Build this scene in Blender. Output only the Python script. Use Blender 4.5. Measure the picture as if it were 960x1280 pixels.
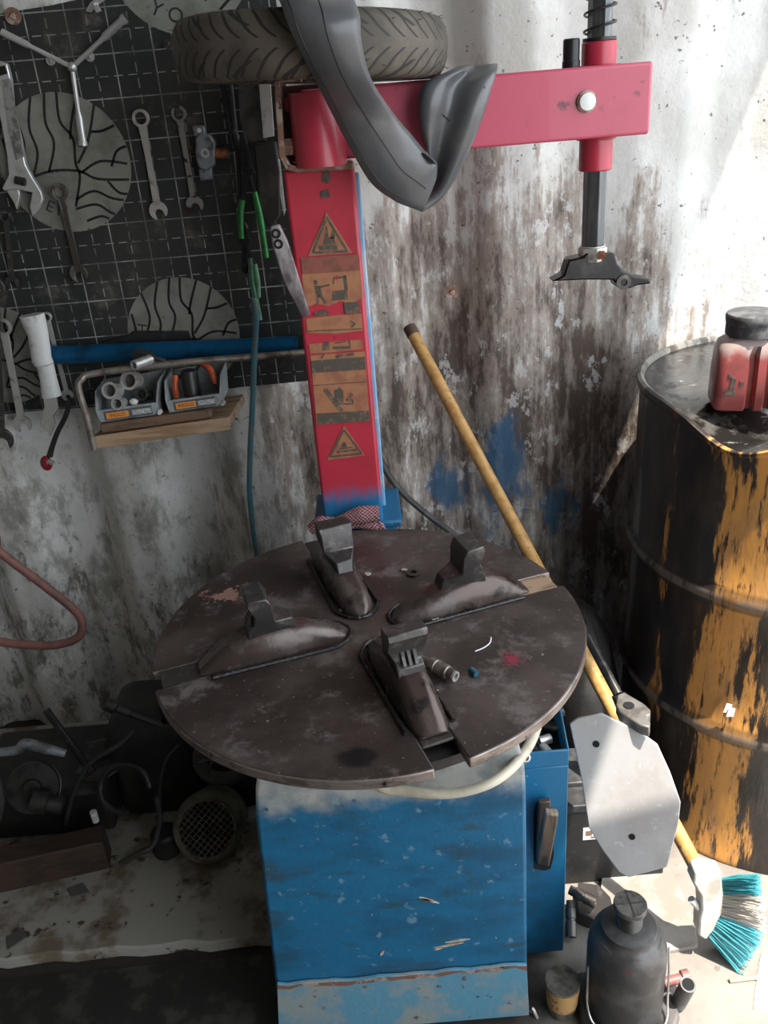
import bpy, bmesh, math, random
from mathutils import Vector, Matrix
from math import sin, cos, pi, radians, atan2, hypot, sqrt
random.seed(7)
S = bpy.context.scene; C = S.collection
for o in list(bpy.data.objects): bpy.data.objects.remove(o)

# ------------------------------------------------------------------ camera, sky, sun, exposure
FPX = 1060.0; PITCH = radians(26.0); ROLL = radians(4.7); EYE = Vector((0, 0, 1.40))
fw = Vector((0, cos(PITCH), -sin(PITCH))); r0 = Vector((1, 0, 0)); u0 = Vector((0, sin(PITCH), cos(PITCH)))
RT = r0*cos(ROLL) - u0*sin(ROLL); UP = r0*sin(ROLL) + u0*cos(ROLL)
cam = bpy.data.objects.new('camera', bpy.data.cameras.new('camera')); C.objects.link(cam)
cam.data.sensor_fit = 'VERTICAL'; cam.data.sensor_height = 36; cam.data.lens = FPX/1280*36; cam.data.clip_start = 0.02
m3 = Matrix((RT, UP, -fw)).transposed()
cam.matrix_world = Matrix.Translation(EYE) @ m3.to_4x4()
S.camera = cam

W = bpy.data.worlds.new('world'); S.world = W; W.use_nodes = True
bg = W.node_tree.nodes['Background']; bg.inputs[0].default_value = (0.86, 0.93, 1.0, 1); bg.inputs[1].default_value = 1.95
sun = bpy.data.objects.new('sun', bpy.data.lights.new('sun', 'SUN')); C.objects.link(sun)
sun.data.energy = 5.3; sun.data.angle = radians(0.6); sun.data.color = (1.0, 0.93, 0.82)
sun.rotation_euler = Vector((-0.2715, 0.25, -1.0)).to_track_quat('-Z', 'Y').to_euler()
S.view_settings.view_transform = 'Standard'; S.view_settings.look = 'None'
S.view_settings.gamma = 1; S.view_settings.use_curve_mapping = False
S.view_settings.exposure = 1.14

# ------------------------------------------------------------------ pixel -> point on a real plane
def ray(x, y): return fw + RT*((x-480)/FPX) - UP*((y-640)/FPX)
def atz(x, y, z): d = ray(x, y); return EYE + d*((z-EYE.z)/d.z)
def aty(x, y, Y): d = ray(x, y); return EYE + d*(Y/d.y)
def P(pts, Y): return [aty(x, y, Y) for x, y in pts]

# ------------------------------------------------------------------ materials
def nd(nt, typ, ins=None, **pr):
    n = nt.nodes.new(typ)
    for k, v in pr.items(): setattr(n, k, v)
    for k, v in (ins or {}).items():
        if isinstance(v, bpy.types.NodeSocket): nt.links.new(v, n.inputs[k])
        else: n.inputs[k].default_value = v
    return n
def c4(c): return (c[0], c[1], c[2], 1)
def mixc(nt, f, a, b):
    n = nt.nodes.new('ShaderNodeMix'); n.data_type = 'RGBA'
    for i, v in ((0, f), (6, a), (7, b)):
        if isinstance(v, bpy.types.NodeSocket): nt.links.new(v, n.inputs[i])
        else: n.inputs[i].default_value = v if i == 0 else c4(v)
    return n.outputs[2]
def mth(nt, op, a, b=None, c=None):
    n = nt.nodes.new('ShaderNodeMath'); n.operation = op
    for i, v in enumerate((a, b, c)):
        if v is None: continue
        if isinstance(v, bpy.types.NodeSocket): nt.links.new(v, n.inputs[i])
        else: n.inputs[i].default_value = v
    return n.outputs[0]
def stepr(nt, v, lo, hi, a=0.0, b=1.0):
    return nd(nt, 'ShaderNodeMapRange', {0: v, 1: lo, 2: hi, 3: a, 4: b}, interpolation_type='SMOOTHSTEP').outputs[0]
def start(name):
    m = bpy.data.materials.new(name); m.use_nodes = True; nt = m.node_tree
    p = nt.nodes['Principled BSDF']; tc = nt.nodes.new('ShaderNodeTexCoord')
    return m, nt, p, tc.outputs['Object']
def noise(nt, co, sc, det=6, ro=0.6, st=(1, 1, 1), off=(0, 0, 0), dist=0):
    mp = nd(nt, 'ShaderNodeMapping', {0: co, 1: off, 3: st})
    return nd(nt, 'ShaderNodeTexNoise', {'Vector': mp.outputs[0], 'Scale': sc, 'Detail': det, 'Roughness': ro, 'Distortion': dist}).outputs[0]
def bumpit(nt, p, h, s, d=0.002):
    b = nd(nt, 'ShaderNodeBump', {'Strength': s, 'Distance': d, 'Height': h}); nt.links.new(b.outputs[0], p.inputs['Normal'])
def M(name, c1, c2=None, sc=12, t=(.45, .62), st=(1, 1, 1), c3=None, sc3=60, t3=(.6, .68), st3=(1, 1, 1), ro=.5, ro2=None, me=0., bu=.0, bs=90, coat=0, tr=0):
    m, nt, p, co = start(name)
    p.inputs['Roughness'].default_value = ro; p.inputs['Metallic'].default_value = me
    if coat: p.inputs['Coat Weight'].default_value = coat
    if tr: p.inputs['Transmission Weight'].default_value = tr
    col = None
    if c2:
        f = stepr(nt, noise(nt, co, sc, st=st), t[0], t[1]); col = mixc(nt, f, c1, c2)
        if ro2 is not None: nt.links.new(stepr(nt, f, 0, 1, ro, ro2), p.inputs['Roughness'])
    if c3:
        g = stepr(nt, noise(nt, co, sc3, st=st3, off=(3.1, 1.7, .4)), t3[0], t3[1]); col = mixc(nt, g, col if col else c1, c3)
    if col: nt.links.new(col, p.inputs[0])
    else: p.inputs[0].default_value = c4(c1)
    if bu: bumpit(nt, p, noise(nt, co, bs, det=4), bu)
    return m

steel = M('worn_steel', (.52, .50, .465), (.20, .175, .15), 34, (.52, .74), ro=.42, ro2=.6, me=.55, bu=.12)
chrome = M('dull_chrome', (.60, .60, .59), (.40, .385, .36), 24, (.5, .75), ro=.3, ro2=.45, me=.6)
darksteel = M('dark_cast_steel', (.065, .06, .057), (.15, .135, .125), 50, (.5, .7), ro=.36, me=.55, bu=.25)
blacksteel = M('black_oiled_steel', (.022, .022, .024), (.06, .055, .05), 60, (.55, .7), ro=.35, me=.4, bu=.1)
blackplast = M('black_plastic', (.018, .018, .019), (.05, .048, .045), 60, (.55, .75), ro=.42, bu=.08)
rubber = M('black_rubber', (.022, .021, .02), (.045, .042, .038), 30, (.5, .7), ro=.6, bu=.15)
whiteplast = M('off_white_plastic', (.62, .62, .6), (.32, .30, .27), 30, (.52, .72), ro=.45)
greyplast = M('grey_plastic', (.30, .33, .33), (.13, .13, .125), 25, (.5, .7), ro=.5)
redpl = M('red_plastic', (.27, .06, .06), (.19, .06, .05), 25, (.5, .75), c3=(.03, .025, .02), sc3=40, t3=(.66, .72), ro=.35, coat=.3)
wood = M('handle_wood', (.52, .30, .10), (.40, .21, .06), 50, (.42, .62), c3=(.17, .085, .03), sc3=75, t3=(.62, .70), ro=.45, bu=.1)
board_m = M('raw_wood', (.36, .25, .16), (.17, .10, .06), 14, (.45, .65), st=(.6, 5, 5), c3=(.05, .035, .025), sc3=40, t3=(.62, .72), ro=.75, bu=.3)
darkwood = M('dark_oily_wood', (.05, .028, .017), (.02, .013, .009), 14, (.4, .65), st=(1, 5, 5), ro=.7, bu=.3)
rust = M('rusty_steel', (.22, .12, .085), (.42, .33, .28), 45, (.48, .62), c3=(.07, .035, .025), sc3=70, t3=(.58, .66), ro=.65, me=.3, bu=.4)
blue = M('chipped_blue_paint', (.012, .13, .27), (.03, .10, .18), 9, (.5, .68), st=(1, 1, 2.2), c3=(.33, .35, .34), sc3=85, t3=(.665, .70), ro=.38, ro2=.55, bu=.18, bs=70)
bluedull = M('faded_blue_paint', (.10, .26, .36), (.24, .28, .28), 16, (.45, .62), c3=(.10, .05, .035), sc3=45, t3=(.63, .69), ro=.55, bu=.35)
greydust = M('dusty_grey_paint', (.33, .33, .31), (.13, .20, .25), 14, (.5, .7), c3=(.06, .05, .045), sc3=50, t3=(.64, .72), ro=.75, bu=.2)
redpaint = M('red_paint', (.46, .028, .058), (.36, .03, .05), 10, (.5, .7), c3=(.06, .018, .018), sc3=26, t3=(.69, .75), ro=.36, bu=.08, coat=.15)
teal = M('teal_bristle', (.05, .33, .38), ro=.5); greybr = M('grey_bristle', (.45, .41, .36), ro=.6)
green = M('green_grip', (.03, .30, .06), (.02, .14, .03), 40, ro=.4); palegreen = M('faded_green_grip', (.10, .26, .15), (.06, .13, .08), 40, ro=.5)
orange = M('orange_grip', (.62, .10, .02), (.35, .06, .02), 40, ro=.4)
bluetube = M('blue_anodised_tube', (.008, .115, .26), (.01, .06, .13), 20, (.5, .7), ro=.28, me=.5)
hose_cream = M('cream_hose', (.62, .56, .44), (.42, .36, .27), 20, ro=.4)
hose_red = M('faded_red_hose', (.24, .10, .085), (.15, .08, .07), 30, ro=.6, bu=.1)
hose_teal = M('teal_cable', (.045, .15, .18), (.10, .14, .14), 20, (.45, .6), ro=.5)
copper = M('copper', (.40, .16, .08), (.2, .08, .05), 50, ro=.5, me=.6)
zinc = M('grey_zinc', (.24, .26, .28), (.10, .10, .10), 35, ro=.5, me=.4, bu=.2)
hole_m = M('dark_hole', (.006, .006, .006), ro=.95)
paper = M('white_paper', (.75, .75, .78), ro=.8)
card = M('brown_card', (.50, .29, .11), (.36, .19, .07), 30, ro=.8)
ink = M('dark_ink', (.05, .045, .04), (.10, .075, .05), 90, ro=.7)
orange_lab = M('orange_label', (.75, .28, .05), ro=.6); grey_lab = M('grey_label', (.5, .5, .5), (.2, .2, .2), 300, ro=.6)
sticker_m = M('faded_orange_sticker', (.36, .155, .075), (.27, .10, .06), 35, (.42, .66), c3=(.40, .03, .06), sc3=38, t3=(.69, .73), ro=.55, bu=.1)
sticker_d = M('faded_sticker_band', (.25, .075, .05), (.17, .06, .04), 50, ro=.55)
sticker_k = M('sticker_dark_print', (.075, .06, .045), (.17, .11, .07), 90, (.5, .66), ro=.6)
olive = M('olive_cast_housing', (.11, .105, .06), (.05, .047, .032), 25, ro=.7, bu=.3)
blackmess = M('black_greasy_metal', (.010, .010, .010), (.022, .019, .016), 20, ro=.55, bu=.3)
concrete = M('stained_concrete', (.30, .285, .25), (.15, .115, .075), 9, (.46, .6), c3=(.06, .04, .028), sc3=26, t3=(.60, .66), ro=.9, bu=.5, bs=50)
plate_m = M('ground_steel_plate', (.50, .49, .485), (.40, .37, .36), 9, (.40, .64), st=(1, 1, .6), c3=(.56, .56, .56), sc3=90, t3=(.58, .70), ro=.42, ro2=.55, me=.35, bu=.1)
jack_m = M('oily_grey_jack_paint', (.065, .062, .06), (.13, .12, .115), 18, (.45, .66), c3=(.16, .05, .045), sc3=24, t3=(.66, .74), ro=.45, me=.2, bu=.15)
greyboard = M('grey_board', (.34, .31, .28), (.24, .21, .18), 12, ro=.9, bu=.2)
innertube_m = M('inner_tube_rubber', (.085, .087, .094), (.135, .132, .13), 10, (.45, .7), c3=(.24, .22, .20), sc3=30, t3=(.66, .74), ro=.30, bu=.12, bs=40)

def wall_material():
    m, nt, p, co = start('dirty_white_corrugated_paint')
    sp = nd(nt, 'ShaderNodeSeparateXYZ', {0: co}); X, Z = sp.outputs[0], sp.outputs[2]
    base = mixc(nt, stepr(nt, noise(nt, co, 5), .38, .62), (.74, .73, .70), (.58, .565, .52))
    # rust and soot: heaviest where the machine stands, fading out to the sides
    dx = mth(nt, 'MULTIPLY', mth(nt, 'ABSOLUTE', mth(nt, 'SUBTRACT', X, .24)), 1.25)
    dz = mth(nt, 'MULTIPLY', mth(nt, 'ABSOLUTE', mth(nt, 'SUBTRACT', Z, .62)), 1.0)
    soot = stepr(nt, mth(nt, 'ADD', mth(nt, 'MULTIPLY', dx, dx), mth(nt, 'MULTIPLY', dz, dz)), .03, .80, .10, -.055)
    n1 = noise(nt, co, 6.5, det=12, ro=.70, st=(1.5, 1, .55))
    n2 = noise(nt, co, 24, det=12, ro=.74, st=(1.5, 1, .45), off=(2, 0, 5))
    n3 = noise(nt, co, 9, det=10, ro=.7, st=(4.5, 1, .16), off=(5, 0, 3))
    left = mth(nt, 'MULTIPLY', stepr(nt, X, -.15, -.5, 0, 1), .012)
    nn = mth(nt, 'ADD', mth(nt, 'ADD', mth(nt, 'MULTIPLY_ADD', n1, .40, soot), mth(nt, 'MULTIPLY_ADD', n2, .36, left)), mth(nt, 'MULTIPLY', n3, .24))
    f1 = stepr(nt, nn, .50, .57)
    col = mixc(nt, mth(nt, 'MULTIPLY', f1, .78), base, (.25, .185, .14))
    f2 = stepr(nt, nn, .565, .645)
    col = mixc(nt, mth(nt, 'MULTIPLY', f2, .9), col, (.065, .042, .032))
    # scraped bright flakes
    fl = stepr(nt, noise(nt, co, 26, det=8, ro=.7, st=(1, 1, .6), off=(7, 0, 1)), .57, .62)
    col = mixc(nt, mth(nt, 'MULTIPLY', fl, .7), col, (.62, .62, .60))
    # black specks
    sk = stepr(nt, noise(nt, co, 75, det=7, off=(1, 0, 9)), .645, .685)
    col = mixc(nt, mth(nt, 'MULTIPLY', sk, .85), col, (.06, .055, .045))
    # grey-green grime film on the left half and splash dirt low down
    gl = stepr(nt, X, .0, -.35, 0, .75)
    m1 = stepr(nt, noise(nt, co, 8, det=12, ro=.74, st=(1.3, 1, .7), off=(11, 0, 4)), .47, .62)
    col = mixc(nt, mth(nt, 'MULTIPLY', m1, gl), col, (.20, .19, .15))
    m2 = stepr(nt, mth(nt, 'ADD', noise(nt, co, 15, det=12, ro=.76, st=(1.4, 1, .6), off=(6, 0, 8)), stepr(nt, Z, .25, .75, .10, 0)), .60, .69)
    col = mixc(nt, mth(nt, 'MULTIPLY', m2, gl), col, (.085, .07, .05))
    # blue paint smears
    for (bx, bz, rx, rz) in ((.275, .63, .075, .17), (.16, .58, .06, .09), (.40, .5, .05, .1)):
        a = mth(nt, 'DIVIDE', mth(nt, 'SUBTRACT', X, bx), rx); b = mth(nt, 'DIVIDE', mth(nt, 'SUBTRACT', Z, bz), rz)
        q = mth(nt, 'SQRT', mth(nt, 'ADD', mth(nt, 'MULTIPLY', a, a), mth(nt, 'MULTIPLY', b, b)))
        q = mth(nt, 'ADD', q, mth(nt, 'MULTIPLY', mth(nt, 'SUBTRACT', noise(nt, co, 14, det=8, st=(1.4, 1, .7)), .5), 3.2))
        col = mixc(nt, mth(nt, 'MULTIPLY', stepr(nt, q, .35, 1.0, 1, 0), .85), col, (.02, .11, .22))
    nt.links.new(col, p.inputs[0]); p.inputs['Roughness'].default_value = .55
    bumpit(nt, p, noise(nt, co, 14, det=10, ro=.7), .35, .012)
    return m
wall_m = wall_material()

def mat_material():
    m, nt, p, co = start('printed_black_sheet')
    sp = nd(nt, 'ShaderNodeSeparateXYZ', {0: co}); X, Z = sp.outputs[0], sp.outputs[2]
    def lines(v, per, w, off=0):
        f = mth(nt, 'ABSOLUTE', mth(nt, 'SUBTRACT', mth(nt, 'FRACT', mth(nt, 'ADD', mth(nt, 'DIVIDE', v, per), off)), .5))
        return mth(nt, 'LESS_THAN', f, w/per/2)
    s = .0715
    solid = mth(nt, 'MAXIMUM', lines(X, s, .0022), lines(Z, s, .0022))
    dash = mth(nt, 'MAXIMUM', mth(nt, 'MULTIPLY', lines(X, s, .0018, .5), mth(nt, 'GREATER_THAN', mth(nt, 'FRACT', mth(nt, 'DIVIDE', Z, .026)), .38)),
               mth(nt, 'MULTIPLY', lines(Z, s, .0018, .5), mth(nt, 'GREATER_THAN', mth(nt, 'FRACT', mth(nt, 'DIVIDE', X, .026)), .38)))
    g = mth(nt, 'MULTIPLY', mth(nt, 'MAXIMUM', solid, dash), stepr(nt, noise(nt, co, 14), .3, .62, .85, .15))
    base = mixc(nt, stepr(nt, noise(nt, co, 6), .4, .65), (.016, .018, .018), (.032, .031, .027))
    dust = stepr(nt, noise(nt, co, 9, det=9, ro=.7, off=(4, 0, 2)), .55, .72)
    base = mixc(nt, mth(nt, 'MULTIPLY', dust, .75), base, (.19, .17, .135))
    nt.links.new(mixc(nt, g, base, (.52, .53, .50)), p.inputs[0])
    p.inputs['Roughness'].default_value = .55; bumpit(nt, p, noise(nt, co, 60), .15)
    return m
mat_m = mat_material()
disc_m = M('printed_grey_green_disc', (.235, .235, .20), (.14, .14, .115), 12, (.4, .68), c3=(.05, .05, .04), sc3=40, t3=(.62, .74), ro=.6)
vein_m = M('printed_dark_veins', (.020, .021, .018), ro=.6)

def column_material():
    m, nt, p, co = start('red_to_blue_paint')
    Z = nd(nt, 'ShaderNodeSeparateXYZ', {0: co}).outputs[2]
    z = mth(nt, 'ADD', Z, mth(nt, 'MULTIPLY', mth(nt, 'SUBTRACT', noise(nt, co, 40, st=(2, 1, .3)), .5), .05))
    red = mixc(nt, stepr(nt, noise(nt, co, 12), .45, .7), (.45, .028, .05), (.32, .024, .038))
    red = mixc(nt, stepr(nt, noise(nt, co, 34, off=(1, 2, 3)), .66, .72), red, (.08, .015, .018))
    nt.links.new(mixc(nt, stepr(nt, z, .725, .775), (.015, .15, .32), red), p.inputs[0])
    p.inputs['Roughness'].default_value = .4; bumpit(nt, p, noise(nt, co, 50), .08)
    return m
column_m = column_material()

def table_material():
    m, nt, p, co = start('oily_brown_black_steel')
    sp = nd(nt, 'ShaderNodeSeparateXYZ', {0: co}); X, Y = sp.outputs[0], sp.outputs[1]
    col = mixc(nt, stepr(nt, noise(nt, co, 7, det=8), .40, .64), (.040, .029, .025), (.088, .067, .060))
    col = mixc(nt, stepr(nt, noise(nt, co, 14, det=12, ro=.72, off=(3, 0, 0)), .52, .66), col, (.16, .138, .13))
    col = mixc(nt, stepr(nt, noise(nt, co, 5, off=(9, 3, 0)), .62, .72), col, (.010, .008, .008))
    col = mixc(nt, mth(nt, 'MULTIPLY', stepr(nt, noise(nt, co, 130, det=4), .66, .70), .8), col, (.30, .28, .26))
    def blot(bx, by, rx, ry, c, ns=34, amp=3.0):
        bx += .02; by -= 1.1
        a = mth(nt, 'DIVIDE', mth(nt, 'SUBTRACT', X, bx), rx); b = mth(nt, 'DIVIDE', mth(nt, 'SUBTRACT', Y, by), ry)
        q = mth(nt, 'SQRT', mth(nt, 'ADD', mth(nt, 'MULTIPLY', a, a), mth(nt, 'MULTIPLY', b, b)))
        q = mth(nt, 'ADD', q, mth(nt, 'MULTIPLY', mth(nt, 'SUBTRACT', noise(nt, co, ns, det=8, ro=.7), .5), amp))
        return mixc(nt, stepr(nt, q, .4, .7, 1, 0), col, c)
    o = atz(290, 742, .7); col = blot(o.x, o.y, .06, .03, (.34, .19, .15), 55, 5)
    o = atz(640, 825, .7); col = blot(o.x, o.y, .018, .018, (.28, .025, .05), 120, 6)
    o = atz(450, 945, .7); col = blot(o.x, o.y, .05, .035, (.008, .007, .007), 12, 1.2)
    nt.links.new(col, p.inputs[0]); p.inputs['Metallic'].default_value = .25
    nt.links.new(stepr(nt, noise(nt, co, 9), .35, .65, .32, .55), p.inputs['Roughness'])
    bumpit(nt, p, noise(nt, co, 70, det=10, ro=.7), .30)
    return m

def drum_material():
    m, nt, p, co = start('oil_covered_orange_paint')
    sp = nd(nt, 'ShaderNodeSeparateXYZ', {0: co}); X, Y, Z = sp.outputs
    th = mth(nt, 'ARCTAN2', Y, X)
    cv = nd(nt, 'ShaderNodeCombineXYZ', {0: th, 1: 0.0, 2: Z}).outputs[0]
    d = mth(nt, 'DIVIDE', mth(nt, 'ABSOLUTE', mth(nt, 'SUBTRACT', th, -2.30)), .48)
    d2 = mth(nt, 'DIVIDE', mth(nt, 'ABSOLUTE', mth(nt, 'SUBTRACT', th, -2.80)), .16)
    low = stepr(nt, Z, .05, .50, .05, 0)
    g = mth(nt, 'ADD', mth(nt, 'MAXIMUM', stepr(nt, d, 0, 1, .15, -.13), stepr(nt, d2, 0, 1, .06, -.1)), low)
    n = mth(nt, 'ADD', mth(nt, 'MULTIPLY', noise(nt, cv, 4.2, det=9, ro=.66, st=(1.6, 1, .9)), .75), mth(nt, 'MULTIPLY', noise(nt, cv, 28, det=8, ro=.7, st=(1.3, 1, .55), off=(4, 0, 2)), .25))
    f = stepr(nt, mth(nt, 'ADD', n, g), .575, .63)
    f = mth(nt, 'MULTIPLY', f, stepr(nt, noise(nt, cv, 13, det=12, ro=.75, st=(1.4, 1, .7), off=(3, 0, 8)), .53, .62, 1, .12))
    o = mixc(nt, stepr(nt, noise(nt, cv, 9, det=8), .4, .7), (.58, .27, .06), (.40, .20, .07))
    blk = mixc(nt, stepr(nt, noise(nt, cv, 7, det=8, off=(1, 0, 6)), .42, .7), (.018, .014, .012), (.055, .038, .028))
    grey = stepr(nt, mth(nt, 'ADD', noise(nt, cv, 6, det=9, ro=.72, off=(8, 0, 3)), stepr(nt, th, -2.2, -1.6, -.1, .10)), .55, .66)
    blk = mixc(nt, mth(nt, 'MULTIPLY', grey, .6), blk, (.26, .25, .22))
    dr = mixc(nt, f, blk, o)
    hz = mth(nt, 'MINIMUM', mth(nt, 'ABSOLUTE', mth(nt, 'SUBTRACT', Z, .312)), mth(nt, 'ABSOLUTE', mth(nt, 'SUBTRACT', Z, .593)))
    hw_ = mth(nt, 'MULTIPLY', stepr(nt, hz, .006, .012, 1, 0), stepr(nt, noise(nt, cv, 11, det=9), .36, .5))
    dr = mixc(nt, mth(nt, 'MULTIPLY', hw_, .85), dr, (.16, .135, .11))
    gv = stepr(nt, hz, .016, .024, 1, 0)
    dr = mixc(nt, mth(nt, 'MULTIPLY', mth(nt, 'MULTIPLY', gv, mth(nt, 'SUBTRACT', 1.0, hw_)), .6), dr, (.02, .016, .013))
    nt.links.new(dr, p.inputs[0])
    nt.links.new(stepr(nt, f, 0, 1, .36, .6), p.inputs['Roughness'])
    bumpit(nt, p, mth(nt, 'ADD', noise(nt, cv, 30, det=8), mth(nt, 'MULTIPLY', f, .2)), .3, .004)
    return m
oil_top = M('wet_black_oil', (.012, .011, .010), (.05, .045, .04), 22, (.5, .64), c3=(.20, .19, .18), sc3=24, t3=(.62, .70), st3=(1, 2.4, 1), ro=.16, ro2=.5, bu=.5, bs=26)

def tyre_material():
    m, nt, p, co = start('worn_tyre_tread')
    sp = nd(nt, 'ShaderNodeSeparateXYZ', {0: co}); X, Y, Z = sp.outputs
    th = mth(nt, 'ARCTAN2', Y, X); az = mth(nt, 'ABSOLUTE', Z)
    wob = mth(nt, 'MULTIPLY', mth(nt, 'SINE', mth(nt, 'MULTIPLY', az, 120)), .022)
    k = mth(nt, 'ADD', mth(nt, 'ADD', th, mth(nt, 'MULTIPLY', az, 6.5)), wob)
    fr = mth(nt, 'FRACT', mth(nt, 'MULTIPLY', k, 50/(2*pi)))
    gr = mth(nt, 'LESS_THAN', mth(nt, 'ABSOLUTE', mth(nt, 'SUBTRACT', fr, .5)), .105)
    k2 = mth(nt, 'SUBTRACT', th, mth(nt, 'MULTIPLY', az, -9.0))
    fr2 = mth(nt, 'FRACT', mth(nt, 'MULTIPLY', k2, 16/(2*pi)))
    gr2 = mth(nt, 'MULTIPLY', mth(nt, 'LESS_THAN', mth(nt, 'ABSOLUTE', mth(nt, 'SUBTRACT', fr2, .5)), .06), mth(nt, 'GREATER_THAN', az, .02))
    gr = mth(nt, 'MULTIPLY', mth(nt, 'MAXIMUM', gr, gr2), mth(nt, 'GREATER_THAN', az, .006))
    base = mixc(nt, stepr(nt, noise(nt, co, 14), .4, .65), (.125, .105, .083), (.07, .06, .048))
    nt.links.new(mixc(nt, gr, base, (.030, .026, .022)), p.inputs[0])
    p.inputs['Roughness'].default_value = .75
    bumpit(nt, p, mth(nt, 'SUBTRACT', mth(nt, 'MULTIPLY', noise(nt, co, 90), .12), gr), 1.0, .004)
    return m

def check_cloth():
    m, nt, p, co = start('red_checked_cloth')
    sp = nd(nt, 'ShaderNodeSeparateXYZ', {0: co}); X, Y, Z = sp.outputs
    n = noise(nt, co, 30)
    a = mth(nt, 'SINE', mth(nt, 'MULTIPLY', mth(nt, 'ADD', X, mth(nt, 'MULTIPLY', n, .02)), 900)); b = mth(nt, 'SINE', mth(nt, 'MULTIPLY', mth(nt, 'ADD', Z, mth(nt, 'MULTIPLY', Y, .6)), 900))
    ck = stepr(nt, mth(nt, 'MULTIPLY', a, b), -.3, .3)
    nt.links.new(mixc(nt, ck, (.42, .24, .25), (.10, .02, .028)), p.inputs[0]); p.inputs['Roughness'].default_value = .9
    bumpit(nt, p, n, .6, .006)
    return m

def floor_material():
    m, nt, p, co = start('dusty_concrete_floor')
    X = nd(nt, 'ShaderNodeSeparateXYZ', {0: co}).outputs[0]
    col = mixc(nt, stepr(nt, noise(nt, co, 6, det=9), .38, .64), (.25, .225, .20), (.17, .15, .13))
    col = mixc(nt, stepr(nt, noise(nt, co, 40, det=6), .62, .72), col, (.16, .14, .12))
    oil = stepr(nt, mth(nt, 'ADD', X, mth(nt, 'MULTIPLY', mth(nt, 'SUBTRACT', noise(nt, co, 5), .5), .5)), .12, .30, 1, 0)
    col = mixc(nt, mth(nt, 'MULTIPLY', oil, .93), col, (.018, .015, .012))
    nt.links.new(col, p.inputs[0]); p.inputs['Roughness'].default_value = .85
    bumpit(nt, p, noise(nt, co, 40, det=8), .5, .004)
    return m
oilmat_m = M('oily_patterned_sheet', (.012, .012, .010), (.040, .039, .032), 18, (.48, .62), c3=(.09, .085, .07), sc3=42, t3=(.68, .76), ro=.55, bu=.4)
shed_m = M('shed_sheet', (.17, .16, .145), (.10, .085, .07), 5, ro=.8)

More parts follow.
